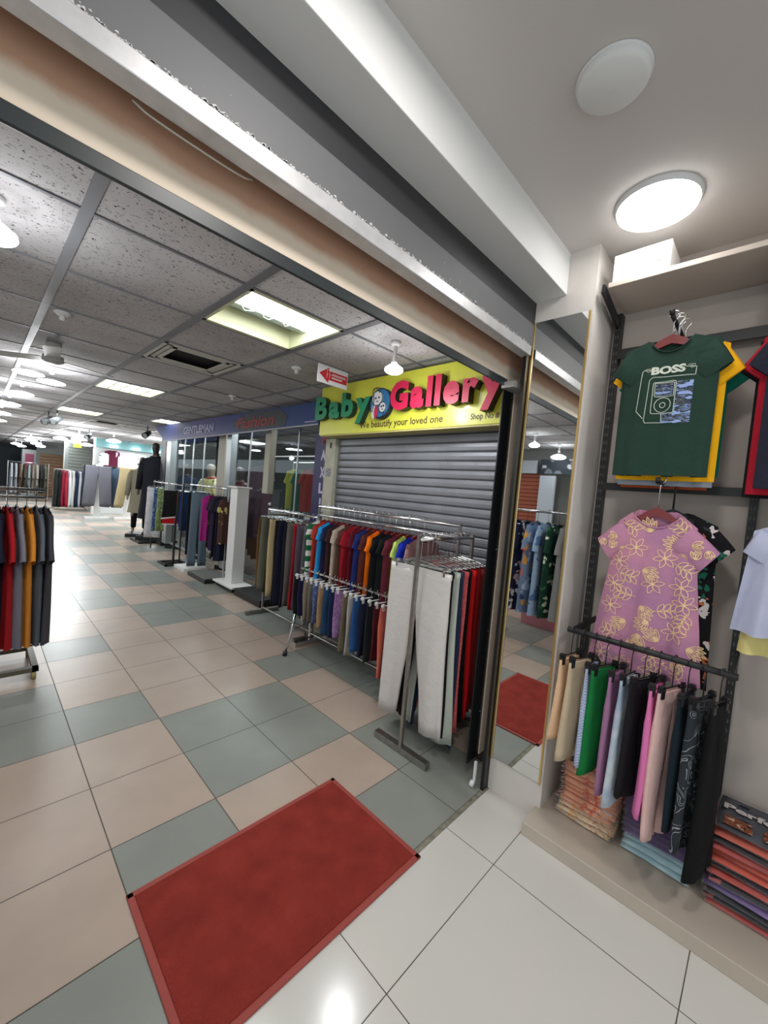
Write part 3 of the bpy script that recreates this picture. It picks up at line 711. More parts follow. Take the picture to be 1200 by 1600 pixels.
z, t = stack(2.09, -.095, .118, .150, [('coral red', CO, .022), ('black flowered', BK, .024), ('plain black', BKP, .018), ('purple', cloth(rgb(124, 96, 156)), .030), ('black flowered', BK, .026), ('coral red', CO, .022), ('black', BKP, .024), ('orange red', OR2, .026), ('orange red', OR2, .026), ('coral red', CO, .026), ('black', BKP, .020), ('orange red', OR2, .034), ('navy printed', cloth(rgb(28, 30, 46)), .034)], 'right stack', 'folded red and black garments on the step')
m = M(); fit_text(m, 'Perfect', lambda a, b_, c: (-.02 + b_ * 1.0, .135 - a, .0425), .20, .040, bold=.04)
m.obj('word_print', cloth(rgb(196, 188, 186)), t)
m = M(); pz = pillow(.032, .04, .0006, 3); m.add([(v[0] - .085, v[1] + .09, v[2] + .0355) for v in pz.v], pz.f); m.add([(v[0] - .085, v[1] - .02, v[2] + .0355) for v in pz.v], pz.f)
m.obj('picture_print', cloth(rgb(120, 70, 50), 'floral', (rgb(150, 80, 50), rgb(180, 150, 130), rgb(40, 34, 44)), 40), t)
# ------------------------------------------------------------------ corridor shell
G0, GS = .275, .67     # ceiling grid in x
H0 = 2.02              # ceiling grid in y
ct = bpy.data.materials.new('fissured ceiling tile'); nt, b = nodes(ct); N = nt.nodes; L_ = nt.links
b.inputs['Roughness'].default_value = .9
tc = N.new('ShaderNodeTexCoord'); mp = N.new('ShaderNodeMapping'); mp.inputs['Scale'].default_value = (36, 58, 1); L_.new(tc.outputs['Object'], mp.inputs['Vector'])
mp.inputs['Rotation'].default_value = (0, 0, .4)
n1 = N.new('ShaderNodeTexNoise'); n1.inputs['Scale'].default_value = 1.6; n1.inputs['Detail'].default_value = 2; n1.inputs['Distortion'].default_value = 1.2
L_.new(mp.outputs[0], n1.inputs['Vector'])
r1 = N.new('ShaderNodeValToRGB'); r1.color_ramp.elements[0].position = .345; r1.color_ramp.elements[1].position = .375
r1.color_ramp.elements[0].color = (.10, .10, .10, 1); r1.color_ramp.elements[1].color = (1, 1, 1, 1); L_.new(n1.outputs['Fac'], r1.inputs['Fac'])
n2 = N.new('ShaderNodeTexNoise'); n2.inputs['Scale'].default_value = 1.3; n2.inputs['Detail'].default_value = 4; L_.new(tc.outputs['Object'], n2.inputs['Vector'])
r2 = N.new('ShaderNodeValToRGB'); r2.color_ramp.elements[0].color = (*rgb(160, 156, 156), 1); r2.color_ramp.elements[1].color = (*rgb(200, 198, 200), 1)
r2.color_ramp.elements[0].position = .3; r2.color_ramp.elements[1].position = .7; L_.new(n2.outputs['Fac'], r2.inputs['Fac'])
mx = N.new('ShaderNodeMix'); mx.data_type = 'RGBA'; mx.blend_type = 'MULTIPLY'; mx.inputs[0].default_value = 1
L_.new(r2.outputs['Color'], mx.inputs[6]); L_.new(r1.outputs['Color'], mx.inputs[7]); L_.new(mx.outputs[2], b.inputs['Base Color'])
holes = {(1, 0), (1, 5), (1, 2), (1, 10), (2, 12), (3, 9)}     # lamps and vents
m = M()
for i in range(-5, 11):
    for j in range(-2, 44):
        if (i, j) in holes: continue
        x0 = G0 + i * GS; y0 = max(1.2, H0 + j * GS)
        if H0 + (j + 1) * GS <= 1.2: continue
        m.add([(x0, y0, 2.5), (x0 + GS, y0, 2.5), (x0 + GS, H0 + (j + 1) * GS, 2.5), (x0, H0 + (j + 1) * GS, 2.5)], [(3, 2, 1, 0)])
struct(m.obj('ceiling', ct))
struct(B(-3.2, 7.6, 1.05, 31, 2.72, 2.78).obj('ceiling', DARKHOLE))
m = M()
for i in range(-5, 12):
    x = G0 + i * GS; wd = .021 if i in (0, 1, 2) else .012; m.box(x - wd, x + wd, 1.2, 30.9, 2.4925, 2.501)
for j in range(-1, 43):
    y = H0 + j * GS; m.box(-3.0, 7.6, y - .0085, y + .0085, 2.4935, 2.501)
struct(m.obj('trim_15', mat('grid tee grey', rgb(120, 121, 126), .5, var=.2, vscale=2)))
struct(B(-3.26, -3.2, 1.6, 6.2, 0, 2.78).obj('wall_left', mat('corridor wall', rgb(150, 152, 148), .8)))
struct(B(-3.2, 7.6, 31, 31.06, 0, 2.78).obj('wall_back', mat('far slate wall', rgb(52, 60, 70), .5)))
struct(B(-4.6, -4.5, 6.2, 31, 0, 2.05).obj('wall_left', mat('unseen dark screen', rgb(70, 74, 76), .8)))  # unseen dark screen added to dim glass reflections; open above for world light
# shop block behind the sign fronts
struct(B(2.50, 2.62, 1.1, 1.37, 0, 2.5).obj('wall_front', mat('dark wall end', rgb(60, 56, 52), .8)))

# ------------------------------------------------------------------ corridor ceiling fittings
FR = mat('cream lamp frame', rgb(206, 206, 170), .5)
TUBE = emis('lit tube', (.93, .98, 1), 28)
def tube_box(i, j, label, panel=False):
    x0 = G0 + i * GS; y0 = H0 + j * GS; t = thing('ceiling_light_box', label, 'ceiling light', (x0 + GS / 2, y0 + GS / 2, 2.5)); h = GS / 2 - .012
    m = M(); m.box(-h, h, -h, -h + .03, -.006, .12); m.box(-h, h, h - .03, h, -.006, .12); m.box(-h, -h + .03, -h, h, -.006, .12); m.box(h - .03, h, -h, h, -.006, .12)
    m.obj('frame', FR, t)
    B(-h, h, -h, h, .12, .13).obj('housing', mat('housing grey green', rgb(150, 158, 146), .4), t)
    if panel:
        B(-h + .03, h - .03, -h + .03, h - .03, .02, .03).obj('diffuser', emis('panel glow', (.9, .97, 1), 5.0), t)
        m = M()
        for k in range(1, 5): q = -h + .03 + (2 * h - .06) * k / 5; m.box(q - .006, q + .006, -h + .03, h - .03, -.002, .02)
        m.box(-h + .03, h - .03, -.006, .006, -.002, .02); m.obj('louvre', FR, t)
    else:
        for y in (-.21, -.04):
            M().tube([(-h + .05, y, .055), (h - .05, y, .05)], .030, 12).obj('fluorescent_tube', TUBE, t, True)
        B(-h + .04, h - .04, .06, .12, .06, .12).obj('ballast', mat('housing grey green', rgb(150, 158, 146), .4), t)
        rr = random.Random(4); w = [(-.2 + .04 * k, .04 + .03 * sin(k * 1.7), .05 + .015 * cos(k * 2.1)) for k in range(12)]
        M().tube(w, .003, 5).obj('wiring', mat('pale wire', rgb(170, 190, 170), .5), t, True)
tube_box(1, 0, 'open ceiling light box with two bare bright tubes nearest the opening')
tube_box(1, 5, 'ceiling light box with a gridded glowing panel further down the corridor', True)
tube_box(1, 10, 'small glowing ceiling light box seen just past the square vents', True)
tube_box(3, 9, 'glowing ceiling light box close to the left end of the blue sign', True)
def vent(i, j, label):
    x0 = G0 + i * GS; y0 = H0 + j * GS; t = thing('ceiling_vent', label, 'vent', (x0 + GS / 2, y0 + GS / 2, 2.5)); h = GS / 2 - .02
    m = M()
    for k, (a, z) in enumerate(((h, -.006), (h - .05, .0), (h - .09, -.004))):
        b_ = a - .03
        m.box(-a, a, -a, -b_, z, z + .012); m.box(-a, a, b_, a, z, z + .012); m.box(-a, -b_, -a, a, z, z + .012); m.box(b_, a, -a, a, z, z + .012)
    m.obj('frame', mat('vent cream', rgb(200, 198, 190), .5), t)
    B(-h, h, -h, h, .05, .06).obj('duct', DARKHOLE, t)
vent(1, 2, 'square cream ceiling vent with a dark opening beyond the tube light box')
vent(2, 12, 'faint square ceiling vent far down the corridor')
def sprinkler(x, y, label):
    t = thing('sprinkler_head', label, 'sprinkler', (x, y, 2.4995))
    M().lathe([(0, 0), (.045, 0), (.05, -.008), (.03, -.02), (0, -.022)], 18).obj('rosette', WHITEP, t, True)
    M().lathe([(0, -.02), (.018, -.02), (.016, -.05), (0, -.052)], 12).obj('nozzle', WHITEP, t, True)
sprinkler(.368, 3.44, 'white ceiling sprinkler left of the square vent'); sprinkler(1.877, 3.0, 'white ceiling sprinkler just left of the red arrow sign')
sprinkler(2.1, 4.7, 'white ceiling sprinkler above the dark middle of the blue sign')
def globe(name, x, y, z, r, label, glow=22, stem=True, flat=.45, group=None):
    t = thing(name, label, 'lamp', (x, y, 2.4995), 0, group); d = z - 2.4995
    if stem:
        M().lathe([(0, 0), (.032, 0), (.034, -.02), (.018, -.03), (0, -.03)], 16).obj('ceiling_rose', WHITEP, t, True)
        M().lathe([(0, -.02), (.013, -.02), (.014, d + r * .9), (.022, d + r * .75), (0, d + r * .7)], 12).obj('lamp_holder', WHITEP, t, True)
    n = 10; pr = [(0, d + r * .75 * min(1, flat * 2)), (r * .45, d + r * .6 * min(1, flat * 2)), (r * .95, d + r * .2 * min(1, flat * 2)), (r, d)] + [(r * cos(a), d - r * flat * sin(a)) for a in [pi / 2 * k / 6 for k in range(1, 7)]]
    M().lathe(pr, 24).obj('bulb', emis('bulb glow %g' % glow, (.95, .98, 1), glow), t, True)
globe('pendant_bulb', 1.905, 1.875, 2.315, .062, 'bright hanging bulb in front of the yellow shop sign', 10)
globe('pendant_bulb', .02, 2.22, 2.36, .075, 'bright bulb cut off by the left edge of the picture', 10)
globe('pendant_bulb', -2.54, 2.5, 2.30, .11, 'round bright hanging lamp reflected at the top right of the mirror', 14, True, .3)
globe('pendant_bulb', -1.53, 2.45, 2.34, .07, 'bright bulb reflected at the left edge of the mirror', 14, True, .4)
for k, (x, y, r) in enumerate([(.33, 5.25, .12), (.53, 5.55, .12), (.38, 6.9, .12), (.33, 8.4, .13), (.22, 8.3, .12), (.30, 10.2, .13), (.32, 12.2, .13)]):
    globe('pendant_bulb', x, y, 2.36, r, ['first bright disc lamp on the left of the far corridor ceiling', 'second bright disc lamp, touching the first', 'third disc lamp, alone below the first two', 'fourth disc lamp, upper of a side by side pair', 'fifth disc lamp, left of the fourth', 'sixth disc lamp near the left edge', 'seventh and lowest disc lamp at the left edge'][k], 14, True, .16, 'disc lamps in a row down the corridor')
for k, (x, y) in enumerate([(1.7, 15.0), (2.1, 15.6), (2.5, 16.2), (1.3, 18.5), (1.6, 20.5), (1.9, 22.5), (1.2, 24.0), (1.5, 26), (1.9, 13.4), (2.6, 13.0)]):
    globe('pendant_bulb', x, y, 2.28 - .02 * (k % 3), .17, 'blown out white lamp in the cluster at the far end of the corridor', 14, True, .25, 'bright lamps at the far end of the corridor')
# ceiling fans, seen dimly beyond the first grid bars
def fan(x, y, label):
    t = thing('ceiling_fan', label, 'fan', (x, y, 2.4995))
    M().lathe([(0, 0), (.05, 0), (.055, -.03), (.012, -.04), (.012, -.10), (.07, -.11), (.075, -.15), (.04, -.17), (0, -.17)], 18).obj('motor', mat('fan grey', rgb(170, 172, 170), .4), t, True)
    for k in range(3):
        a = k * 2.094 + .4; M().obox((cos(a) * .27, sin(a) * .27, -.135), (cos(a), sin(a), 0), (-sin(a), cos(a), .12), (0, -.12, 1), .20, .05, .003).obj('blade', mat('fan grey', rgb(170, 172, 170), .4), t)
fan(.42, 4.35, 'pale ceiling fan below the left sprinkler'); fan(-1.9, 3.2, 'pale ceiling fan seen only in the mirror')
# spotlights on tracks
for k, (x, y, lab) in enumerate([(1.02, 9.6, 'upper grey spotlight of the cluster on the ceiling left of the blue sign'), (.93, 9.9, 'lower grey spotlight of the cluster on the ceiling left of the blue sign'), (2.05, 13.0, 'black spotlight hanging in front of the turquoise sign'), (2.55, 9.75, 'small dark camera-like spotlight at the left end of the blue sign')]):
    t = thing('spotlight', lab, 'spotlight', (x, y, 2.4995))
    M().tube([(0, 0, 0), (0, 0, -.14)], .012, 8).obj('stem', mat('spot grey', (.12, .13, .14), .4), t, True)
    lh = M().tube([(.05, .06, -.13), (-.07, -.09, -.22)], [.05, .065], 14).obj('lamp_head', BLACKP if k > 1 else mat('spot grey', (.12, .13, .14), .4), t, True)
    M().tube([(-.0705, -.0905, -.2205), (-.072, -.092, -.2215)], .055, 14).obj('lens', mat('lens', (.3, .32, .32), .1), lh)

# arrow sign hanging from the ceiling
t = thing('arrow_sign', 'white hanging sign with a red arrow pointing left', 'sign', (2.035, 2.70, 2.42), radians(0))
bevel(B(-.155, .155, -.004, .004, -.072, .068).obj('board', mat('sign white', rgb(226, 224, 230), .5), t), .002)
B(-.155, .155, -.0005, .0005, .068, .0795).obj('hanger_strip', WHITEP, t)
RD = mat('sign red', rgb(196, 34, 50), .5); m = M()
m.add([(-.140, -.0046, .0), (-.045, -.0046, .062), (-.045, -.0046, .036), (.148, -.0046, .036), (.148, -.0046, -.036), (-.045, -.0046, -.036), (-.045, -.0046, -.062)], [(0, 6, 5, 4, 3, 2, 1)])
m.obj('red_arrow', RD, t)
m = M(); rn = random.Random(9)
for r_, (x0, x1, z, h) in enumerate([(-.065, -.03, 0, .045), (-.012, .13, .010, .011), (-.012, .10, -.014, .008)]):
    m.box(x0, x1, -.0052, -.0047, z + h - .003, z + h)
    x = x0
    while x < x1 - .004:
        w = .35 * h; m.box(x, x + .003, -.0052, -.0047, z - h * .6, z + h - .002)
        m.tube([(x + w * .5 + w * .45 * cos(a), -.005, z + h * .1 + w * .5 * sin(a)) for a in [6.28 * q / 8 * rn.uniform(.6, 1) for q in range(8)]], .0012, 4)
        x += w * 1.7
m.obj('lettering', WHITEP, t)

# ------------------------------------------------------------------ yellow shop sign (front faces -x)
YEL = mat('sign yellow', rgb(214, 214, 72), .35, coat=.2)
t = thing('shop_sign', 'yellow shop sign box with raised green and red lettering above the grey shutter', 'sign', (2.32, 0, 0))
bevel(B(0, .16, 1.20, 3.225, 2.008, 2.462).obj('sign_box', YEL, t), .003)
B(.005, .155, 1.21, 3.21, 1.997, 2.008).obj('bottom_edge', mat('sign underside', rgb(190, 180, 120), .6), t)
def letters(parent, s, y_left, y_right, z0, z1, colf, cols_, depth=.05, bold=.03, shear=.0, off=0.0, rise=0.0):
    # lays each character of s from y_left (picture left) to y_right on the plane x=0, extruded towards -x
    import unicodedata
    geo = [text_geo(c, bold, .5, shear) for c in s]; adv = [g_[2][1] - g_[2][0] for g_ in geo]; gap = .09
    tot = sum(adv) + gap * (len(s) - 1); sc = (y_left - y_right) / tot
    ys = [text_geo('B', bold)[2][3] - text_geo('B', bold)[2][2]][0]; zs = (z1 - z0) / ys
    pen = 0
    for ch, (vs, fs, bb), a in zip(s, geo, adv):
        m = M(); m.add([(-off - (v[2] + .5) * depth, y_left - (pen + v[0] - bb[0]) * sc, z0 + v[1] * zs + rise * pen) for v in vs], fs)
        o = m.obj('letter', [cols_[0], cols_[1]], parent)
        for p in o.data.polygons: p.material_index = 0 if abs(p.normal.x) > .7 else 1
        pen += a + gap
LG = mat('letter green', rgb(24, 128, 88), .4); LGS = mat('letter green side', rgb(18, 52, 44), .5)
LR = mat('letter crimson', rgb(196, 18, 70), .45); LRS = mat('letter dark side', rgb(40, 30, 30), .5)
letters(t, 'Baby', 3.235, 2.47, 2.155, 2.372, None, (LG, LGS), .055, .045)
letters(t, 'Gallery', 2.235, 1.262, 2.165, 2.385, None, (LR, LRS), .065, .055)
BRN = mat('sign brown text', rgb(74, 52, 30), .5)
m = M(); fit_text(m, 'We beautify your loved one', lambda a, b_, c: (-.0012, 2.640 - a, 2.026 + b_), .890, .074, bold=.022); m.obj('tag_line', BRN, t)
m = M(); fit_text(m, 'Shop No #14', lambda a, b_, c: (-.0012, 1.520 - a, 2.032 + b_), .262, .054, bold=.022); m.obj('shop_number', BRN, t)
# round emblem of a parent's face beside a baby's face
def disc(m, y, z, ry, rz, x, n=32, d=.006):
    f = [(x, y + ry * cos(2 * pi * k / n), z + rz * sin(2 * pi * k / n)) for k in range(n)]; k_ = [(x + d, p[1], p[2]) for p in f]
    m.rings([f, k_], True, True)
WH = mat('emblem white', rgb(214, 214, 218), .5); BL = mat('emblem blue', rgb(40, 110, 160), .5); BKL = mat('emblem line', (.02, .02, .03), .5); RDE = mat('emblem red', rgb(180, 40, 70), .5)
m = M(); disc(m, 2.365, 2.225, .118, .125, -.045, d=.045); emb = m.obj('emblem_disc', [mat('emblem rim', rgb(30, 40, 60), .5)], t)
m = M(); disc(m, 2.362, 2.225, .108, .115, -.047); m.obj('emblem_ground', BL, emb)
m = M(); disc(m, 2.392, 2.268, .062, .060, -.050); disc(m, 2.325, 2.190, .040, .042, -.050); disc(m, 2.432, 2.165, .022, .06, -.049); m.obj('emblem_faces', WH, emb)
m = M(); disc(m, 2.398, 2.155, .022, .050, -.052); m.obj('emblem_clothes', RDE, emb)
m = M()
def yz(pts, w=.003): m.tube([(-.0535, a, b_) for a, b_ in pts], w, 5)
def arc(cy, cz, ry, rz, a0, a1, n=14): return [(cy + ry * cos(radians(a0 + (a1 - a0) * k / n)), cz + rz * sin(radians(a0 + (a1 - a0) * k / n))) for k in range(n + 1)]
yz(arc(2.392, 2.268, .062, .06, 0, 360)); yz(arc(2.325, 2.19, .040, .042, 0, 360)); yz(arc(2.40, 2.31, .05, .045, 10, 150)); yz(arc(2.42, 2.30, .05, .05, 60, 170)); yz(arc(2.45, 2.24, .02, .08, 90, 260))
for a, c in ((2.408, 2.268), (2.372, 2.272), (2.336, 2.197), (2.313, 2.20)): yz(arc(a, c, .005, .007, 0, 360, 8))
yz(arc(2.39, 2.25, .014, .010, 200, 340)); yz(arc(2.324, 2.178, .010, .007, 200, 340)); yz(arc(2.35, 2.15, .05, .04, 180, 330))
m.obj('emblem_outline', BKL, emb)

# grey roller shutter
SHG = mat('shutter grey', rgb(138, 140, 146), .42, .35, var=.18, vscale=3)
def shutter(name, label, x, y0, y1, z1, col, pitch=.068, parent=None, face=-1, axis='x'):
    t = thing(name, label, 'shutter')
    prof = []; z = 0.02
    while z < z1:
        for q, d in ((0, -.003), (.06, .005), (.16, .009), (.5, .011), (.84, .009), (.92, .004), (.95, -.005), (.98, -.006)):
            prof.append((z + q * pitch, d))
        z += pitch
    P = lambda y, p: ((x + face * p[1], y, p[0]) if axis == 'x' else (y, x + face * p[1], p[0]))
    m = M(); m.grid([[P(y0, p), P(y1, p)] for p in prof]); m.obj('slat_curtain', col, t)
    return t
t = shutter('roller_shutter', 'closed grey slatted roller shutter under the yellow sign', 2.50, 1.30, 3.125, 2.0, SHG)
m = M()
for y in (1.55, 1.8, 2.05, 2.3, 2.55, 2.8, 3.0):
    for z in (.7, 1.05, 1.4, 1.74): m.tube([(2.482, y, z + .03), (2.478, y, z + .03)], .004, 6)
m.obj('rivets', STEEL, t)
t = thing('shutter_guide', 'cream scuffed shutter side channel left of the grey shutter', 'shutter channel', (2.47, 3.19, 0))
bevel(B(-.02, .10, -.068, .085, .02, 1.992).obj('channel', mat('cream channel', rgb(186, 184, 166), .6, var=.15, vscale=9), t), .003)
B(-.0215, -.02, -.03, .045, 1.62, 1.70).obj('notice', mat('notice grey', rgb(150, 152, 165), .7, var=.5, vscale=60), t)
B(-.0215, -.02, -.01, .012, 1.90, 1.955).obj('keyhole', DARKHOLE, t)

# vertical navy banner
t = thing('vertical_banner', 'narrow navy banner with pale letters stacked downwards beside the cream channel', 'banner', (2.62, 3.53, 0))
NV = mat('banner navy', rgb(38, 34, 92), .5)
B(0, .02, -.125, .16, 0, 2.10).obj('panel', NV, t)
for ch, z in (('M', 1.965), ('A', 1.80), ('X', 1.612), ('L', 1.44), ('I', 1.275), ('G', 1.10), ('H', .93), ('T', .76)):
    m = M(); w = .085 if ch != 'I' else .03
    fit_text(m, ch, lambda a, b_, c: (-.001, (.0 + w / 2) - a, z + b_), w, .115, bold=.05)
    m.obj('letter', mat('banner red', rgb(150, 36, 50), .5) if ch == 'M' else mat('banner pale', rgb(200, 196, 226), .5), t)

# long blue sign
blu = bpy.data.materials.new('blue sign print'); nt, b = nodes(blu); N = nt.nodes
tc = N.new('ShaderNodeTexCoord'); sp = N.new('ShaderNodeSeparateXYZ'); nt.links.new(tc.outputs['Object'], sp.inputs[0])
r = N.new('ShaderNodeValToRGB'); mr = N.new('ShaderNodeMapRange'); mr.inputs['From Min'].default_value = 3.6; mr.inputs['From Max'].default_value = 9.5
nt.links.new(sp.outputs['Y'], mr.inputs['Value']); nt.links.new(mr.outputs[0], r.inputs['Fac'])
st = [(0, rgb(22, 60, 128)), (.22, rgb(24, 48, 112)), (.40, rgb(44, 50, 112)), (.55, rgb(72, 62, 116)), (.72, rgb(42, 48, 112)), (1, rgb(56, 74, 140))]
while len(r.color_ramp.elements) < len(st): r.color_ramp.elements.new(.5)
for e, (p_, c_) in zip(r.color_ramp.elements, st): e.position = p_; e.color = (*c_, 1)
nt.links.new(r.outputs['Color'], b.inputs['Base Color']); b.inputs['Roughness'].default_value = .5
t = thing('shop_sign', 'long blue sign board with pale and red lettering over the glass shop front', 'sign')
m = M(); m.add([(2.60, 3.64, 2.195), (2.60, 3.60, 2.44), (2.60, 9.45, 2.48), (2.60, 8.75, 2.16)], [(0, 3, 2, 1)]); m.add([(2.66, 3.64, 2.195), (2.66, 3.60, 2.44), (2.66, 9.45, 2.48), (2.66, 8.75, 2.16)], [(0, 1, 2, 3)])
m.add([(2.60, 3.64, 2.195), (2.66, 3.64, 2.195), (2.66, 8.75, 2.16), (2.60, 8.75, 2.16)], [(0, 1, 2, 3)]); m.add([(2.60, 3.60, 2.44), (2.66, 3.60, 2.44), (2.66, 9.45, 2.48), (2.60, 9.45, 2.48)], [(3, 2, 1, 0)])
m.add([(2.60, 9.45, 2.48), (2.66, 9.45, 2.48), (2.66, 8.75, 2.16), (2.60, 8.75, 2.16)], [(0, 1, 2, 3)]); m.add([(2.60, 3.64, 2.195), (2.60, 3.60, 2.44), (2.66, 3.60, 2.44), (2.66, 3.64, 2.195)], [(0, 1, 2, 3)])
m.obj('panel', blu, t)
m = M(); m.tube([(2.597, 3.64, 2.192), (2.597, 8.75, 2.157)], .010, 6); m.obj('pale_edging', mat('pale edging', rgb(190, 190, 200), .5), t)
m = M(); m.add([(2.597, 4.45, 2.43), (2.597, 4.28, 2.33), (2.597, 4.33, 2.21), (2.597, 5.5, 2.20), (2.597, 5.75, 2.32), (2.597, 5.35, 2.44)], [(0, 1, 2, 3, 4, 5), ])
for p in (0,): pass
o = m.obj('dark_field', mat('dark field', rgb(52, 56, 60), .5), t)
m = M(); fit_text(m, 'Fashion', lambda a, b_, c: (2.594, 5.62 - a, 2.235 + b_), 1.05, .15, bold=.03, shear=.25); m.obj('red_lettering', mat('dull red', rgb(140, 50, 54), .6), t)
m = M(); fit_text(m, 'GENTLEMAN', lambda a, b_, c: (2.594, 7.72 - a, 2.245 + b_), 1.30, .13, bold=.03); m.obj('pale_lettering', mat('pale lettering', rgb(160, 160, 196), .5), t)
B(2.594, 2.597, 3.66, 3.9, 2.222, 2.236).obj('small_print', mat('pale lettering', rgb(160, 160, 196), .5), t)

# glass shop front under the blue sign
GL = bpy.data.materials.new('shop glass'); nt, b = nodes(GL); N = nt.nodes
for l in list(nt.links): nt.links.remove(l)
gl = N.new('ShaderNodeBsdfGlossy'); gl.inputs['Roughness'].default_value = .02; gl.inputs['Color'].default_value = (.8, .88, .9, 1)
tr = N.new('ShaderNodeBsdfTransparent'); tr.inputs['Color'].default_value = (.93, .97, .96, 1)
fr = N.new('ShaderNodeFresnel'); fr.inputs['IOR'].default_value = 1.5
ad = N.new('ShaderNodeMath'); ad.operation = 'ADD'; ad.inputs[1].default_value = .06; nt.links.new(fr.outputs[0], ad.inputs[0])
ge = N.new('ShaderNodeNewGeometry'); iv = N.new('ShaderNodeMath'); iv.operation = 'SUBTRACT'; iv.inputs[0].default_value = 1; nt.links.new(ge.outputs['Backfacing'], iv.inputs[1])
mu = N.new('ShaderNodeMath'); mu.operation = 'MULTIPLY'; nt.links.new(ad.outputs[0], mu.inputs[0]); nt.links.new(iv.outputs[0], mu.inputs[1])
ms = N.new('ShaderNodeMixShader'); nt.links.new(mu.outputs[0], ms.inputs[0]); nt.links.new(tr.outputs[0], ms.inputs[1]); nt.links.new(gl.outputs[0], ms.inputs[2])
nt.links.new(ms.outputs[0], N['Material Output'].inputs['Surface'])
ALU = mat('aluminium profile', rgb(176, 180, 182), .35, .6); BEI = mat('beige post paint', rgb(176, 172, 156), .6)
for k, (y0, y1) in enumerate([(3.70, 4.86), (5.12, 6.05), (6.75, 8.75)]):
    o = B(2.80, 2.806, y0, y1, .12, 2.42).obj('window_%d' % (k + 1), GL); struct(o)
for k, (y0, y1, z0, mt_, x0) in enumerate([(4.90, 5.04, 1.36, BEI, 2.75), (6.06, 6.22, .1, ALU, 2.74), (6.36, 6.62, .1, BEI, 2.78), (8.75, 8.98, .1, ALU, 2.72), (9.1, 9.4, .0, mat('dark post', rgb(40, 42, 46), .5), 2.74)]):
    struct(bevel(B(x0, 2.84, y0, y1, z0, 2.45).obj('trim_%d' % (16 + k), mt_), .003))
m = M()
for y in (4.3, 5.55, 7.25, 7.75, 8.2): m.box(2.795, 2.812, y - .012, y + .012, .12, 2.42)
m.box(2.795, 2.812, 3.7, 8.75, .10, .14); m.box(2.795, 2.812, 3.7, 4.86, 1.86, 1.875)
struct(m.obj('trim_21', ALU))
struct(B(2.62, 5.2, 3.2, 3.30, 0, 2.5).obj('wall_front', mat('shop inner wall', rgb(44, 48, 50), .7)))
struct(B(2.84, 5.2, 9.3, 9.42, 0, 2.5).obj('wall_back', mat('shop inner wall', rgb(44, 48, 50), .7)))
struct(B(5.2, 5.3, 3.2, 9.42, 0, 2.5).obj('wall_right', mat('shop inner wall', rgb(44, 48, 50), .7)))
t = thing('tablet_screen', 'small glowing blue screen seen behind the glass beside the white panel', 'screen', (3.2, 5.85, 1.0605), radians(-60))
bevel(B(-.09, .09, -.008, .008, 0, .15).obj('casing', WHITEP, t), .003); B(-.08, .08, -.0095, -.0085, .03, .14).obj('display', emis('blue screen', rgb(40, 90, 210), 1.0), t)
t = thing('shop_counter', 'brown counter behind the glass of the shop front', 'counter', (3.3, 5.9, 0)); bevel(B(-.2, .5, -.22, .22, 0, 1.02).obj('cabinet', mat('brown counter', rgb(112, 72, 46), .6), t), .004)
B(-.22, .52, -.24, .24, 1.02, 1.06).obj('counter_top', mat('pale counter top', rgb(180, 180, 176), .4), t)

def joinl(ln, w):
    a, c, b_ = ln.partition(', '); return a + ' ' + w + (', ' + b_ + ',' if b_ else '')
# ------------------------------------------------------------------ white trousers rack in front of the jamb
def C(*a): return cloth(rgb(*a))
rack('clothes_rack', 'square steel rack of wide white and red trousers in front of the grey shutter', 'clothes rack', (1.78, 1.43), (2.345, 1.43), 1.255, foot=.40)
FPT = [('white', 'wide off-white', C(214, 210, 206), .93, .072, .06, .225), ('black', 'black, seen between the off-white legs', C(20, 19, 22), .95, .07, .05, .20),
       ('pale green', 'pale green-white flared', C(200, 206, 194), 1.00, .10, .05, .21), ('denim', 'dark blue denim', C(44, 56, 84), 1.03, .09, .045, .21),
       ('coral lace', 'coral pink lace', cloth(rgb(226, 96, 100), 'lines', (rgb(244, 150, 150),), 22), .95, .08, .045, .215), ('second black', 'plain black, just right of the coral pink pair', C(14, 13, 15), .92, .075, .045, .21),
       ('bright red', 'bright red', C(206, 22, 24), .90, .08, .045, .21), ('dark red', 'dark red, right of the bright red pair', C(136, 16, 20), .88, .075, .045, .21),
       ('brownish red', 'brownish red', C(118, 40, 36), .86, .07, .045, .21), ('rose red', 'rose red, last towards the shutter', C(160, 44, 56), .86, .07, .045, .21)]
xr = [1.835, 1.895, 1.94, 1.98, 2.02, 2.065, 2.115, 2.165, 2.215, 2.26]
for k, (sn, ln, mt_, L, lw, sp, w) in enumerate(FPT):
    pants((xr[k], 1.45, 1.268), R90, sn, joinl(ln, 'trousers') + ' on the square rack', mt_, w=w, L=L, cz=.26, lw=lw, th=.016 if k else .022, drop=.185, hdrop=.17, seed=80 + k, amp=.012 if k else .009, spread=sp - .005,
          crease=.25, hang='clip', hlabel='chrome clip hanger holding the %s trousers on the square rack' % sn)
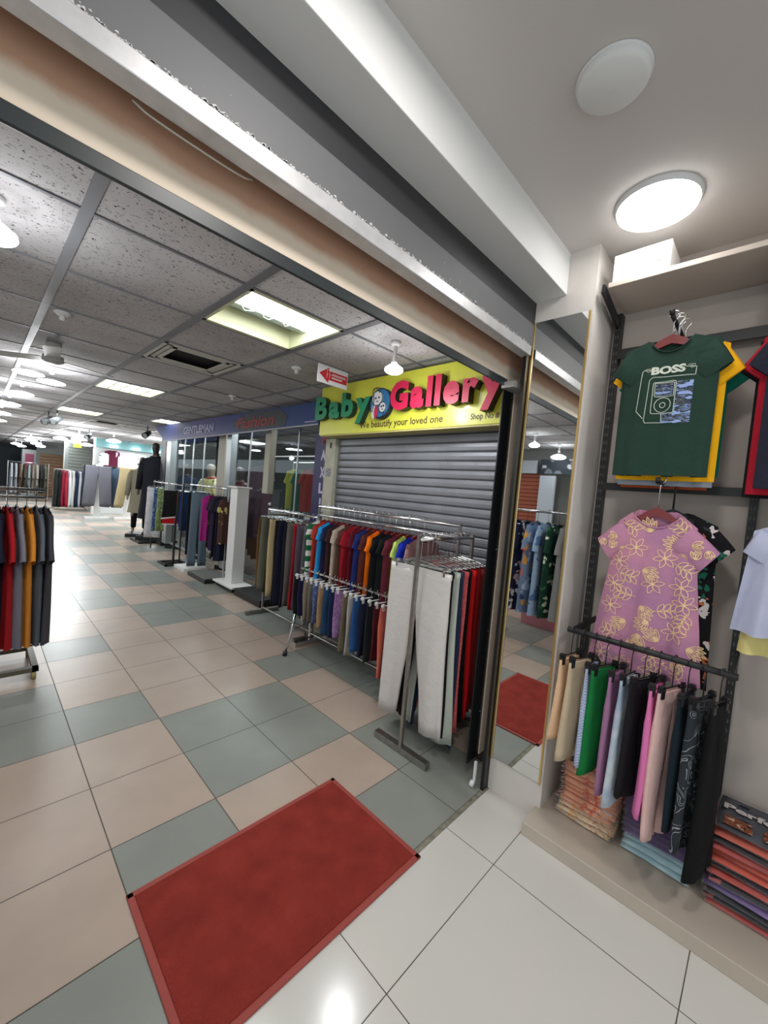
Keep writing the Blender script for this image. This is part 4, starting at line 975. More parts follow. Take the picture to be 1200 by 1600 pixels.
# ------------------------------------------------------------------ long T-shirt rack
rack('clothes_rack', 'long chrome rack of bright T-shirts with a lower row, before the grey shutter', 'clothes rack', (2.29, 1.50), (2.29, 3.08), 1.325, foot=.34, bottom=.10, second=1.245, mt=CHROME)
B(2.12, 2.14, 1.74, 3.06, .742, .758).obj('trim_dummy', CHROME); o = bpy.data.objects['trim_dummy']; o.name = 'lower_hang_rail'; o.parent = bpy.data.objects['clothes_rack.001']; o.location = (-2.29, -1.50, 0)
m = M()
m.tube([(-.34, 1.46, .02), (-.17, 1.56, .42)], .011, 8); m.tube([(-.17, 1.56, .42), (-.05, 1.56, .05)], .008, 8); m.tube([(-.26, 1.51, .2), (-.08, 1.56, .2)], .007, 8)
m.obj('angled_brace', CHROME, bpy.data.objects['clothes_rack.001'], True)
M().lathe([(0, -.022), (.02, -.018), (.02, .018), (0, .022)], 14, (-.345, 1.455, .022)).obj('caster', BLACKP, bpy.data.objects['clothes_rack.001'], True)
TS = [('striped', 'green and white striped', cloth(rgb(20, 104, 66), 'stripe', (rgb(214, 218, 214),), 3.2)), ('brick red', 'brick red', C(172, 52, 38)), ('sky blue', 'bright sky blue', C(40, 150, 216)),
      ('navy', 'dark navy, right of the sky blue one', C(30, 34, 70)), ('dark brown', 'very dark brown, left of the beige one', C(52, 32, 34)), ('beige', 'light beige', C(186, 168, 152)), ('coffee', 'coffee brown, right of the beige one', C(86, 58, 50)),
      ('red', 'deep red', C(146, 22, 38)), ('wine', 'wine red, left of the royal navy one', C(96, 20, 34)), ('indigo', 'indigo blue, left of the brown one', C(34, 46, 108)), ('chocolate', 'chocolate brown, left of the orange one', C(84, 40, 32)),
      ('orange', 'vivid orange', C(250, 118, 10)), ('black', 'jet black, right of the orange one', C(16, 18, 22)), ('bottle green', 'near-black green', C(18, 30, 28)), ('plum', 'plum', C(104, 38, 56)), ('lime', 'pale lime green', C(202, 232, 116)), ('royal blue', 'royal blue', C(30, 56, 190)), ('white and brown', 'dusty rose, rightmost', C(170, 130, 130))]
for k, (sn, ln, mt_) in enumerate(TS):
    y = 3.0 - k * .0705
    shirt((2.29, y, 1.338), radians(random.uniform(-5, 5)), sn, joinl(ln, 'T-shirt') + ' on the long rack', mt_, w=.175, L=.53, sl=.085, drop=.135, nw=.06, dip=.04, th=.020, sd=.05, amp=.006, seed=120 + k, sr=.062, ang=66, hang='red',
          hlabel='dark red hanger holding the %s T-shirt on the long rack' % sn)
SP = [('black slim', C(20, 20, 26)), ('ink navy', C(26, 24, 60)), ('khaki grey', C(128, 116, 100)), ('stone grey', C(104, 98, 90)), ('patterned blue', cloth(rgb(70, 86, 130), 'lines', (rgb(150, 160, 190),), 14)), ('tan', C(160, 128, 96)),
      ('petrol blue', C(36, 66, 100)), ('deep blue', C(24, 42, 74)), ('lilac patterned', cloth(rgb(140, 100, 150), 'lines', (rgb(200, 170, 205),), 16)), ('olive grey', C(110, 102, 84)), ('pale grey', C(168, 164, 160)), ('denim blue', C(42, 84, 140)),
      ('navy cotton', C(22, 30, 52)), ('charcoal', C(34, 34, 38)), ('maroon', C(80, 24, 34)), ('salmon', C(220, 110, 92)), ('dark slate', C(40, 44, 52))]
for k, (sn, mt_) in enumerate(SP):
    y = 3.0 - k * .073; L = [.34, .34, .36, .36, .34, .36, .40, .40, .38, .46, .46, .42, .42, .44, .40, .50, .40][k]
    pants((2.13, y, .762), radians(random.uniform(-8, 8)), sn, '%s small trousers in the low row under the bright T-shirts' % sn, mt_, cat='small trousers', name='small_trousers', w=.11, L=L, cz=.13, lw=.045, th=.016, drop=.075, hdrop=.06,
          seed=150 + k, amp=.008, hang='whiteclip', spread=.0, hlabel='white clip hanger holding the %s small trousers in the low row' % sn)
# ------------------------------------------------------------------ rack of long trousers further on
rack('clothes_rack', 'rack of brown, olive and grey long trousers left of the bright T-shirts', 'clothes rack', (2.37, 4.14), (2.37, 3.16), 1.205, foot=.42, bottom=.06, ball=True)
LP = [('brown', C(104, 72, 40)), ('grey olive', C(104, 104, 88)), ('dark olive', C(62, 64, 52)), ('cream', C(190, 170, 130)), ('dark black', C(26, 24, 24)), ('midnight navy', C(20, 22, 44)), ('deep navy', C(22, 22, 36)), ('mid grey', C(96, 92, 88)), ('scarlet', C(150, 28, 40)), ('slate violet', C(84, 76, 88)), ('wide grey', C(100, 98, 102))]
for k, (sn, mt_) in enumerate(LP):
    y = 4.06 - k * .087; L = [.84, .88, .88, .90, .95, .95, .95, .92, .94, .92, .96][k]
    pants((2.37, y, 1.218), radians(-6 if k % 2 else 5), sn, '%s long trousers on the rack left of the T-shirts' % sn, mt_, w=.17, L=L - .08, cz=.24, lw=.085, th=.024, drop=.10, seed=180 + k, amp=.010, hang='clip', spread=.0,
          hlabel='clip hanger holding the %s long trousers' % sn)
# black platform + white display panel
bevel(B(2.42, 3.0 - .22, 4.30, 4.98, 0, .085).obj('floor_plinth', mat('black plinth', rgb(34, 35, 34), .5)), .004); tag(bpy.data.objects['floor_plinth'], 'low black plinth on the floor behind the foot of the long trousers rack', 'plinth')
t = thing('white_stand', 'tall narrow white display panel on a white foot board', 'display stand', (2.52, 5.32, 0))
bevel(B(-.045, .125, -.13, .08, .09, 1.40).obj('panel', WHITEPAINT, t), .004); bevel(B(-.075, .155, -.15, .11, 1.40, 1.42).obj('top_board', WHITEPAINT, t), .002)
bevel(B(-.14, .16, -.34, .26, .065, .09).obj('foot_board', WHITEPAINT, t), .003); B(-.10, .15, -.28, .22, .01, .065).obj('black_base', BLACKM, t)
# magenta rack
rack('clothes_rack', 'rack carrying the magenta top, further down before the glass front', 'clothes rack', (2.50, 5.52), (2.50, 6.95), 1.37, foot=0, mt=CHROME)
pl = thing('floor_plinth', 'low black plinth with a grey top under the magenta top', 'plinth', (2.5, 5.95, 0)); bevel(B(-.20, .2, -.30, .35, 0, .06).obj('base', BLACKM, pl), .003); B(-.19, .19, -.29, .34, .06, .07).obj('grey_top', mat('plinth grey', rgb(110, 110, 108), .5), pl)
pl = thing('floor_plinth', 'low white foot board under the slate blue trousers', 'plinth', (2.48, 6.72, 0)); bevel(B(-.17, .2, -.22, .22, 0, .05).obj('base', WHITEPAINT, pl), .003)
pants((2.50, 6.52, 1.382), radians(-16), 'slate blue trousers', 'long slate blue trousers hanging left of the magenta top', C(92, 108, 120), w=.125, L=1.16, cz=.3, lw=.062, th=.04, drop=.13, seed=201, hang='clip', spread=.015)
pants((2.56, 6.72, 1.382), 0, 'black trousers beside the magenta top', 'black trousers between the slate blue pair and the magenta top', C(18, 18, 24), w=.17, L=1.02, cz=.3, lw=.075, th=.03, drop=.13, seed=202, hang='clip')
shirt((2.50, 6.08, 1.382), radians(-22), 'magenta top', 'long magenta top with a white tag down its front', C(158, 34, 122), w=.125, L=.70, sl=.06, drop=.13, nw=.05, dip=.10, th=.03, flare=.08, seed=203, amp=.012, sr=.065, ang=66, vneck=True, hang='black')
t = bpy.context.scene.objects.get('t_shirt'); 
tg = thing('price_tag', 'small white paper tag hanging on the front of the magenta top', 'tag', (2.487, 6.045, 1.05), radians(-22)); B(-.012, .012, -.03, -.027, -.05, .05).obj('card', WHITEP, tg); M().tube([(0, -.028, .05), (0, -.02, .11)], .002, 5).obj('string', WHITEP, tg)
for k, (sn, mt_, L) in enumerate([('dark floral', cloth(rgb(46, 34, 40), 'floral', (rgb(46, 34, 40), rgb(46, 34, 40), rgb(120, 100, 70), rgb(90, 40, 60)), 22), .78), ('dark violet', C(50, 36, 70), .80), ('near-black', C(26, 22, 30), .88),
                                  ('navy long', C(28, 30, 50), .92), ('brown and yellow patterned', cloth(rgb(74, 50, 44), 'floral', (rgb(74, 50, 44), rgb(190, 176, 110), rgb(110, 80, 60), rgb(74, 50, 44)), 14), .66)]):
    shirt((2.52, 5.90 - .095 * k, 1.382), radians(-4), sn, '%s top on the rack right of the magenta top' % sn, mt_, hlabel='black hanger holding the %s top right of the magenta one' % sn, cat='top', name='long_top', w=.135, L=L, sl=.14, drop=.13, nw=.05, dip=.05, th=.032, seed=210 + k, amp=.012, sr=.065, ang=72, hang='black')
# rack of shorts on a black stand
t = rack('clothes_rack', 'black stand of patterned shorts between the coated mannequin and the slate blue trousers', 'clothes rack', (2.46, 7.15), (2.46, 8.75), 1.34, foot=0, mt=BLACKM)
m = M(); m.box(-.26, .10, -.15, -.12, 0, .03); m.box(-.26, .10, .22, .25, 0, .03); m.box(-.26, -.23, -.15, .25, 0, .03); m.box(.07, .10, -.15, .25, 0, .03); m.box(-.10, -.07, .02, .05, .0, .75); m.box(-.26, .1, .02, .05, 0, .03); m.obj('stand_base', BLACKM, t)
for k, (y, sn, mt_, L, w) in enumerate([(8.72, 'white wide', cloth(rgb(190, 188, 194), 'wash', (rgb(214, 212, 216),), 12), .98, .12), (8.50, 'blue patterned', cloth(rgb(50, 80, 124), 'floral', (rgb(50, 80, 124), rgb(160, 176, 200), rgb(30, 50, 90)), 34), .82, .065), (8.30, 'lime patterned', cloth(rgb(120, 134, 76), 'floral', (rgb(120, 134, 76), rgb(180, 190, 160), rgb(60, 90, 120)), 34), .80, .06),
                                        (7.62, 'black and red', C(26, 24, 26), .58, .15), (7.46, 'green edged', C(40, 54, 50), .50, .08), (7.34, 'royal blue', C(30, 44, 110), .60, .07), (7.24, 'teal blue', C(24, 50, 84), .66, .08)]):
    p_ = pants((2.46 if k < 4 else 2.555, y, 1.352), radians(-20 if k in (0, 3) else 4), sn, '%s shorts or trousers on the black stand' % sn, mt_, cat='shorts', name='shorts', w=w, L=L, cz=.25, lw=min(.09, w * .62), th=.035, drop=.13, seed=220 + k, hang='clip', spread=.01, amp=.01,
               hlabel='clip hanger holding the %s shorts or trousers' % sn)
    if k == 3:
        m = M(); m.box(.06, .115, -.050, -.040, -.68, -.16); m.box(-.15, .15, -.056, -.042, -.715, -.60); m.obj('red_panels', C(190, 24, 34), p_); m = M(); m.obox((-.02, -.058, -.60), (1, 0, .16), (0, 1, 0), (-.16, 0, 1), .155, .002, .012); m.box(-.15, .15, -.058, -.054, -.728, -.71); m.obj('white_piping', C(220, 220, 220), p_)

# ------------------------------------------------------------------ mannequins
def skin_body(name, verts, edges, radii, mt, parent, root=0):
    me = bpy.data.meshes.new(name); me.from_pydata(verts, edges, []); o = bpy.data.objects.new(name, me); COL.objects.link(o); o.parent = parent
    me.materials.append(mt); md = o.modifiers.new('skin', 'SKIN'); md.use_smooth_shade = True
    for i, r_ in enumerate(radii):
        sv = me.skin_vertices[0].data[i]; sv.radius = r_ if isinstance(r_, tuple) else (r_, r_)
    me.skin_vertices[0].data[root].use_root = True
    s2 = o.modifiers.new('sub', 'SUBSURF'); s2.levels = 2; s2.render_levels = 2
    return o
def mannequin(loc, rz, label, skin, coat, legs, base_mt, s=1.0, coat_len=.62, open_coat=False, under=None):
    t = thing('mannequin', label, 'mannequin', loc, rz)
    V = [(0, 0, .98), (0, 0, 1.10), (0, 0, 1.30), (0, 0, 1.46), (0, -.005, 1.54), (0, -.02, 1.62), (0, -.03, 1.70), (0, -.02, 1.77),
         (.10, 0, .92), (.11, -.01, .52), (.11, .01, .14), (.11, -.10, .09), (-.10, 0, .92), (-.12, -.03, .52), (-.13, .02, .14), (-.13, -.09, .09),
         (.19, 0, 1.43), (.24, .01, 1.16), (.25, -.04, .92), (.25, -.06, .80), (-.19, 0, 1.43), (-.24, .01, 1.16), (-.25, -.04, .92), (-.25, -.06, .80)]
    E = [(0, 1), (1, 2), (2, 3), (3, 4), (4, 5), (5, 6), (6, 7), (0, 8), (8, 9), (9, 10), (10, 11), (0, 12), (12, 13), (13, 14), (14, 15), (3, 16), (16, 17), (17, 18), (18, 19), (3, 20), (20, 21), (21, 22), (22, 23)]
    Rr = [(.15, .10), (.12, .09), (.15, .10), (.14, .08), .05, (.07, .085), (.08, .10), (.06, .07), .085, .055, .035, (.035, .022), .085, .055, .035, (.035, .022), .05, .04, .028, .02, .05, .04, .028, .02]
    sc = [tuple(c * s for c in v) for v in V]
    skin_body('body', sc, E, [(r_ if isinstance(r_, tuple) else (r_, r_)) for r_ in Rr], skin, t)
    # coat: flared shell, sleeves, collar
    rs = []
    for z, hx, hy in ((1.50, .10, .07), (1.47, .19, .095), (1.38, .215, .12), (1.15, .20, .125), (.98, .20, .135), (.98 - coat_len * .5, .225, .15), (.98 - coat_len, .255, .17)):
        rs.append([(s * hx * cos(2 * pi * j / 24), s * (hy * sin(2 * pi * j / 24) + .008 * sin(j * 2.3) * (1.5 - z)), s * z) for j in range(24)])
    M().rings(rs).obj('coat', coat, t, True)
    for sd in (-1, 1):
        m = M(); m.tube([(sd * s * .17, 0, s * 1.45), (sd * s * .215, 0, s * 1.36), (sd * s * .255, .01, s * 1.16), (sd * s * .265, -.03, s * .90)], [.06 * s, .068 * s, .056 * s, .048 * s], 12); m.obj('sleeve', coat, t, True)
    M().tube([(s * .085 * cos(a), s * .065 * sin(a) - .01, s * (1.51 + .01 * sin(a))) for a in [2 * pi * j / 14 for j in range(14)]], .016, 8, closed=True).obj('collar', under or coat, t, True)
    for sd in (-1, 1):
        M().tube([(sd * s * .105, 0, s * .9), (sd * s * .112, -.01, s * .52), (sd * s * .12, .0, s * .20)], [.09 * s, .066 * s, .05 * s], 12).obj('trouser_leg', legs, t, True)
    bevel(B(-.24, .24, -.22, .22, 0, .075 * s).obj('stand_base', base_mt, t), .004)
    return t
SKIN = mat('mannequin beige', rgb(150, 136, 118), .5); DSK = mat('mannequin dark', rgb(58, 48, 44), .5)
mannequin((2.74, 9.72, .05), radians(-40), 'tall mannequin in a long black coat at the end of the blue-signed shop', DSK, C(26, 26, 34), C(20, 20, 26), BLACKM, 1.2, .60)
mannequin((2.72, 10.6, .0), radians(-25), 'mannequin in a greyish beige coat half hidden behind the black-coated one', SKIN, C(146, 140, 122), C(24, 24, 28), BLACKM, 1.05, .45, under=C(150, 110, 104))
bevel(B(2.42, 3.2, 9.43, 10.1, 0, .05).obj('floor_plinth', mat('black plinth', rgb(34, 35, 34), .5)), .004); tag(bpy.data.objects['floor_plinth.003'], 'black plinth under the feet of the black-coated mannequin', 'plinth')
mannequin((3.05, 8.75, .0), radians(-50), 'mannequin in a dark blue jacket standing behind the far glass pane', DSK, C(28, 40, 66), C(20, 22, 30), BLACKM, 1.0, .2)
mannequin((3.08, 7.55, .0), radians(-60), 'mannequin in a pale yellow dress behind the glass, near the beige post', SKIN, cloth(rgb(196, 186, 130), 'floral', (rgb(196, 186, 130), rgb(220, 214, 190), rgb(90, 120, 80)), 18), C(196, 186, 130), BLACKM, 1.0, .55, under=C(170, 30, 60))
mannequin((3.12, 6.45, .0), radians(-60), 'mannequin in a dark maroon jacket behind the glass above the white panel', DSK, C(70, 26, 32), C(24, 20, 24), BLACKM, .98, .25)
for k, (x, y, c, lab, L) in enumerate([(3.02, 5.6, (92, 70, 82), 'long mauve brown dress hanging inside the glass beside the white panel', 1.1), (3.3, 5.0, (150, 150, 60), 'yellow-green top hanging inside the darkest window', .6), (3.3, 4.62, (150, 50, 44), 'red top hanging inside the darkest window', .6), (3.3, 4.82, (40, 90, 70), 'green top hanging inside the darkest window', .6)]):
    shirt((x, y, 1.85), radians(-60), lab.split(' hanging')[0], lab, C(*c), cat='top', name='long_top', w=.2, L=L, sl=.14, drop=.1, seed=240 + k, th=.04, ang=65, hang='black')
t = rack('clothes_rack', 'rack inside the shop behind the darkest window', 'clothes rack', (3.3, 4.3), (3.3, 5.15), 1.838, foot=.4)
B(3.0, 3.25, 4.05, 4.35, 0, 1.12).obj('display_box', WHITEPAINT); tag(bpy.data.objects['display_box'], 'pale display box standing behind the darkest window', 'box')

# ------------------------------------------------------------------ left rack of long tops
rack('clothes_rack', 'chrome rack of red, orange and grey tops at the left edge', 'clothes rack', (-.75, 3.80), (.355, 3.80), 1.31, foot=0, inset=.35, mt=CHROME, second=1.255, ball=False)
t = bpy.data.objects['clothes_rack.006'] if 'clothes_rack.006' in bpy.data.objects else None
fr_ = t if t else bpy.data.objects['clothes_rack']
m = M(); m.box(0, 1.095, -.24, -.20, .055, .085); m.box(0, 1.095, .20, .24, .055, .085); m.box(1.06, 1.095, -.24, .24, .055, .085); m.box(.72, .755, -.24, .24, .055, .085); m.box(0, .035, -.24, .24, .055, .085)
m.obj('base_frame', mat('rack base grey', rgb(96, 92, 80), .5, .4), fr_)
for x, y in ((1.07, -.22), (1.07, .22), (.02, -.22), (.02, .22)):
    M().tube([(x - .012, y, .028), (x + .012, y, .028)], .028, 14).obj('caster', mat('caster tan', rgb(150, 140, 90), .5), fr_, True)
LT = [('navy and white striped', cloth(rgb(26, 28, 44), 'stripe', (rgb(200, 204, 210),), 6)), ('black navy', C(24, 26, 40)), ('navy', C(30, 32, 50)), ('red', C(176, 30, 36)), ('light grey', C(128, 130, 142)), ('orange', C(222, 142, 52)), ('steel grey', C(98, 106, 116)), ('dark grey', C(74, 72, 78))]
for k, (sn, mt_) in enumerate(LT):
    x = .005 + k * .051
    shirt((x, 3.80, 1.323), R90 + radians(6), sn, '%s long top on the rack at the left edge' % sn, mt_, cat='top', name='long_top', w=.19, L=.98, sl=.27, drop=.13, nw=.06, dip=.04, th=.026, sd=.05, amp=.010, seed=260 + k, sr=.088, ang=66, hang='black', waist=.04,
          hlabel='black hanger holding the %s long top at the left edge' % sn)

# ------------------------------------------------------------------ things seen in the mirror, left of the frame
rack('clothes_rack', 'rack of floral dresses visible only in the mirror', 'clothes rack', (-.42, 1.05), (-.42, 2.15), 1.45, foot=.4, mt=CHROME)
FD = [('navy blue', C(34, 52, 86)), ('blue and white leafy', cloth(rgb(30, 34, 60), 'floral', (rgb(220, 224, 230), rgb(220, 224, 230), rgb(30, 34, 60), rgb(200, 160, 170)), 16)), ('multicoloured', cloth(rgb(120, 140, 170), 'floral', (rgb(220, 160, 80), rgb(60, 80, 120), rgb(200, 120, 110), rgb(180, 200, 220)), 10)),
      ('pale blue', cloth(rgb(150, 176, 206), 'floral', (rgb(150, 176, 206), rgb(90, 120, 170)), 9)), ('green flowered', cloth(rgb(24, 60, 48), 'floral', (rgb(24, 60, 48), rgb(210, 220, 200), rgb(24, 60, 48), rgb(60, 110, 80)), 18)), ('plain grey', C(136, 136, 136)), ('black speckled', cloth(rgb(30, 30, 34), 'floral', (rgb(30, 30, 34), rgb(170, 170, 175)), 44)), ('charcoal patterned', cloth(rgb(50, 50, 54), 'floral', (rgb(50, 50, 54), rgb(150, 150, 150)), 36))]
for k, (sn, mt_) in enumerate(FD):
    y = 2.05 - k * .115
    shirt((-.42, y, 1.462), radians(8), sn, '%s dress on the rack seen in the mirror' % sn, mt_, cat='dress', name='dress', w=.20, L=.98, sl=.22, drop=.12, th=.036, flare=.12, seed=280 + k, amp=.012, sr=.07, ang=74, hang='black',
          hlabel='black hanger holding the %s dress seen in the mirror' % sn)
t = shutter('roller_shutter', 'orange-brown roller shutter reflected in the mirror', -2.9, 2.9, 4.6, 2.04, mat('shutter orange', rgb(160, 84, 60), .5), face=1)
t = shutter('roller_shutter', 'narrow orange-brown roller shutter reflected at the right of the mirror', -2.9, 1.6, 2.8, 1.2, mat('shutter orange', rgb(160, 84, 60), .5), face=1)
t = thing('shop_sign', 'blank pale sign board above the orange-brown shutter in the mirror', 'sign', (-2.85, 0, 0)); bevel(B(0, .06, 2.95, 4.6, 2.06, 2.28).obj('board', mat('pale board', rgb(196, 204, 214), .5), t), .003)
t = thing('shop_sign', 'narrow grey and white patterned board beside the blank one in the mirror', 'sign', (-2.85, 0, 0)); bevel(B(0, .06, 2.2, 2.88, 2.06, 2.30).obj('board', cloth(rgb(60, 66, 74), 'floral', (rgb(200, 204, 210), rgb(60, 66, 74), rgb(120, 126, 134)), 7), t), .003)
t = thing('wall_panel', 'pale upright panel right of the orange-brown shutter in the mirror', 'panel', (-2.86, 0, 0)); bevel(B(0, .05, 2.62, 2.88, .9, 2.03).obj('board', mat('pale board', rgb(176, 176, 170), .5), t), .003)
t = thing('storage_bench', 'low pinkish bench on the floor under the floral dresses in the mirror', 'bench', (-1.3, 1.8, 0)); bevel(B(-.2, .2, -.5, .4, 0, .22).obj('body', mat('bench pink', rgb(190, 120, 126), .5), t), .004); bevel(B(-.22, .22, -.52, .42, .22, .26).obj('lid', mat('bench lid', rgb(200, 190, 188), .5), t), .004)

# ------------------------------------------------------------------ far end of the corridor
TQ = mat('turquoise sign', rgb(140, 196, 200), .4)
struct(B(2.72, 7.6, 16.2, 16.4, 0, 2.78).obj('wall_back', mat('bright shop wall', rgb(206, 208, 206), .7)))
t = thing('shop_sign', 'long turquoise sign board over the brightly lit far shop', 'sign', (0, 16.0, 0)); bevel(B(2.72, 6.4, 0, .12, 2.22, 2.50).obj('board', TQ, t), .004)
for x in (3.1, 3.75, 4.4): M().tube([(x, -.05, 2.28), (x + .22, -.05, 2.28)], .035, 10).obj('sign_lamp', emis('sign lamp', (.85, 1, 1), 6), t, True)
for k, (x, mt_, lab, w, L, sl) in enumerate([(3.18, C(96, 34, 56), 'maroon long-sleeved shirt on the far bright shop wall', .22, .62, .34), (3.45, C(226, 214, 232), 'pinkish white short-sleeved shirt on the far bright shop wall', .20, .78, .15), (3.72, C(236, 240, 240), 'long white shirt on the far bright shop wall', .20, 1.02, 0.0),
                                             (4.02, cloth(rgb(214, 220, 220), 'floral', (rgb(214, 220, 220), rgb(60, 66, 70)), 12), 'white shirt with black dots on the far bright shop wall', .2, .9, .1)]):
    shirt((x, 15.95 if k != 3 else 16.0, 2.20), 0, lab, lab, mt_, cat='shirt', name='wall_shirt', parts=False, w=w, L=L, sl=sl, th=.04, drop=.05, seed=300 + k, ang=70)
t = shutter('roller_shutter', 'small grey slatted shutter at the far end beside the turquoise sign', 19.0, 2.40, 3.2, 2.2, mat('shutter far', rgb(112, 116, 112), .5), pitch=.12, axis='y')
struct(B(2.3, 7.6, 19.06, 19.3, 0, 2.6).obj('wall_back', mat('far grey wall', rgb(120, 124, 122), .7)))
t = shutter('roller_shutter', 'small brown slatted shutter at the far end of the corridor', 23.9, 2.0, 3.0, 1.9, mat('shutter brown', rgb(120, 90, 62), .5), pitch=.14, axis='y')
struct(B(1.9, 7.6, 23.95, 24.1, 0, 2.6).obj('wall_back', mat('far grey wall', rgb(120, 124, 122), .7)))
t = thing('hanging_sign', 'small yellow-green sign hanging over the far end of the corridor', 'sign', (2.38, 17.0, 2.25)); B(-.11, .11, -.01, .01, -.10, .09).obj('board', mat('lime sign', rgb(150, 166, 40), .5), t); B(-.01, .01, -.004, .004, .09, .2495).obj('hanger_strip', WHITEP, t)
# far stands
def gondola(x, y, label, n):
    t = thing('display_stand', label, 'display stand', (x, y, 0)); bevel(B(-.30, .30, -.16, .16, 0, .07).obj('foot_board', WHITEPAINT, t), .004); bevel(B(-.08, .08, -.03, .03, .07, 1.62).obj('panel', WHITEPAINT, t), .003)
    B(-.42, .42, -.012, .012, 1.56, 1.60).obj('cross_rail', CHROME, t)
    return t
gondola(2.55, 14.35, 'white display stand carrying the charcoal trousers far down the corridor', 0); gondola(3.25, 14.15, 'white display stand carrying the khaki trousers far down the corridor', 1)
def farpants(x, y, z, lab, mt_, w=.3, L=1.1, rz=0, spread=.06, lw=.14, k=0, cat='trousers', **kw):
    return pants((x, y, z), rz, '', lab, mt_, cat=cat, name='trousers', parts=False, w=w, L=L, cz=.3, lw=lw, th=.05, drop=.02, seed=320 + k, spread=spread, **kw)
farpants(2.50, 14.15, 1.60, 'charcoal trousers spread wide on the left white display stand', C(90, 90, 98), w=.31, L=1.18, lw=.15, k=1)
farpants(2.30, 14.45, 1.60, 'black trousers with a pale side stripe left of the charcoal pair', C(28, 32, 38), w=.2, L=1.2, k=2, rz=.9)
farpants(2.88, 14.40, 1.58, 'slate blue trousers right of the charcoal pair', C(64, 80, 100), w=.2, L=1.2, k=3, rz=-.2)
farpants(3.02, 14.5, 1.56, 'dark plum trousers left of the khaki pair', C(60, 44, 58), w=.12, L=1.15, k=4, rz=.3)
farpants(3.27, 13.97, 1.62, 'khaki trousers with legs apart on the right white display stand', C(156, 142, 108), w=.29, L=1.20, lw=.12, spread=.13, k=5)
farpants(3.27, 14.42, 1.60, 'black trousers showing behind the legs of the khaki pair', C(18, 18, 20), w=.27, L=1.22, lw=.12, spread=.09, k=6)
shirt((2.66, 14.40, 2.02), 0, '', 'white printed top standing above the charcoal trousers', cloth(rgb(210, 220, 220), 'floral', (rgb(210, 220, 220), rgb(70, 100, 100)), 9), cat='top', name='long_top', parts=False, w=.12, L=.36, sl=.0, seed=331, drop=.03)
rack('clothes_rack', 'far rack with red, white and blue trousers', 'clothes rack', (1.85, 17.5), (2.75, 17.5), 1.36, foot=.5, mt=CHROME)
for k, (lab, c) in enumerate([('dark green', (34, 40, 38)), ('black', (24, 26, 26)), ('dull crimson', (130, 30, 50)), ('crimson', (160, 40, 60)), ('white', (214, 216, 218)), ('off-white', (196, 198, 196)), ('navy', (34, 44, 68)), ('pale grey', (176, 180, 190)), ('blue', (56, 66, 110))]):
    farpants(1.90 + k * .095, 17.5, 1.36, '%s trousers on the far rack of red, white and blue trousers' % lab, C(*c), w=.18, L=1.25, rz=R90, spread=0, lw=.1, k=10 + k)
rack('clothes_rack', 'farthest rack, with pale and brown coats', 'clothes rack', (.85, 21), (2.05, 21), 1.50, foot=.5, mt=CHROME)
for k, (lab, c) in enumerate([('pale grey', (150, 156, 164)), ('light grey', (140, 142, 148)), ('brown', (84, 66, 50)), ('dark brown', (60, 48, 40)), ('grey green', (120, 132, 130)), ('taupe', (110, 100, 92)), ('stone', (140, 134, 124)), ('black', (36, 36, 38)), ('olive', (72, 76, 66))]):
    shirt((.95 + k * .125, 21, 1.52), R90, '', '%s coat on the farthest rack' % lab, C(*c), cat='coat', name='coat', parts=False, w=.25, L=1.15, sl=.45, th=.05, seed=350 + k, ang=76, drop=.05)
t = thing('market_stall', 'pale cluttered stall at the far end beneath the white lamps', 'stall', (1.95, 24.5, 0)); bevel(B(-.5, .1, 0, .5, 0, 2.1).obj('cabinet', mat('stall pale', rgb(180, 184, 184), .6), t), .004); B(-.4, -.1, -.02, 0, 1.2, 1.9).obj('pink_poster', mat('pink poster', rgb(160, 70, 100), .6), t)

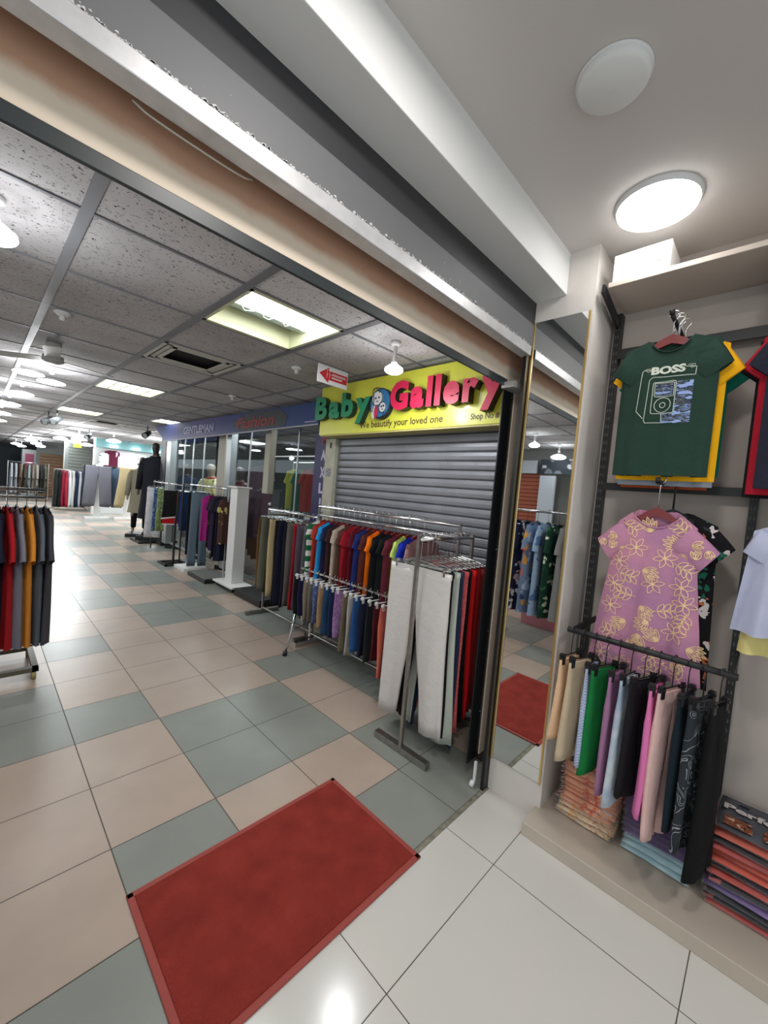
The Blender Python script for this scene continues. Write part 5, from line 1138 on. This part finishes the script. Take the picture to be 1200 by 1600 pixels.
# ------------------------------------------------------------------ groups of repeats
RULES = [('hanger', 'on the square rack', 'clip hangers on the square trousers rack'), ('trousers', 'square rack', 'trousers on the square rack'),
         ('hanger', 'on the long rack', 'red hangers on the long T-shirt rack'), ('T-shirt', 'on the long rack', 'T-shirts on the long rack'),
         ('hanger', 'in the low row', 'white clip hangers in the low row'), ('small trousers', 'in the low row', 'small trousers in the low row'),
         ('hanger', 'small trousers on the low bar', 'black clip hangers on the low bar'), ('small trousers', 'low black bar', 'small trousers on the low black bar'),
         ('hanger', 'long trousers', 'clip hangers on the long trousers rack'), ('trousers', 'rack left of the T-shirts', 'long trousers left of the T-shirts'),
         ('hanger', 'BOSS', 'hangers on the upper arm behind the BOSS T-shirt'), ('T-shirt', 'BOSS', 'T-shirts on the upper arm by the mirror column'), ('T-shirt', 'yellow one', 'T-shirts on the upper arm by the mirror column'),
         ('hanger', 'right edge', 'hangers at the right edge'), ('hanger', 'left edge', 'black hangers on the left edge rack'), ('top', 'left edge', 'long tops on the left edge rack'),
         ('hanger', 'in the mirror', 'hangers on the mirrored rack'), ('dress', 'in the mirror', 'dresses on the mirrored rack'),
         ('hanger', 'shorts or trousers', 'clip hangers on the black stand'), ('shorts', '', 'shorts and trousers on the black stand'), ('top', 'rack right of the magenta', 'tops right of the magenta top'),
         ('hanger', 'right of the magenta', 'hangers right of the magenta top'), ('trousers', 'far rack', 'trousers on the far rack'), ('coat', 'farthest rack', 'coats on the farthest rack'),
         ('shirt', 'far bright shop wall', 'shirts on the far shop wall'), ('wall upright', '', 'slotted uprights on the right wall'), ('wall rail', '', 'rails on the right wall'), ('rail', 'wall rail', 'rails on the right wall'),
         ('clothes rack', '', 'clothes racks in the corridor'), ('mannequin', '', 'mannequins at the blue-signed shop'), ('ceiling light', '', 'light boxes in the corridor ceiling'), ('vent', '', 'vents in the corridor ceiling'),
         ('sprinkler', '', 'sprinklers in the corridor ceiling'), ('spotlight', '', 'spotlights on the corridor ceiling'), ('fan', '', 'ceiling fans in the corridor'), ('plinth', '', 'low plinths along the shop front'), ('display stand', 'far down', 'white display stands far down the corridor'),
         ('T-shirt', '', 'T-shirts at the right edge')]
for o in S.objects:
    if o.parent is None and 'label' in o and 'group' not in o:
        for c_, sub, g_ in RULES:
            if o['category'] == c_ and sub in o['label']: o['group'] = g_; break
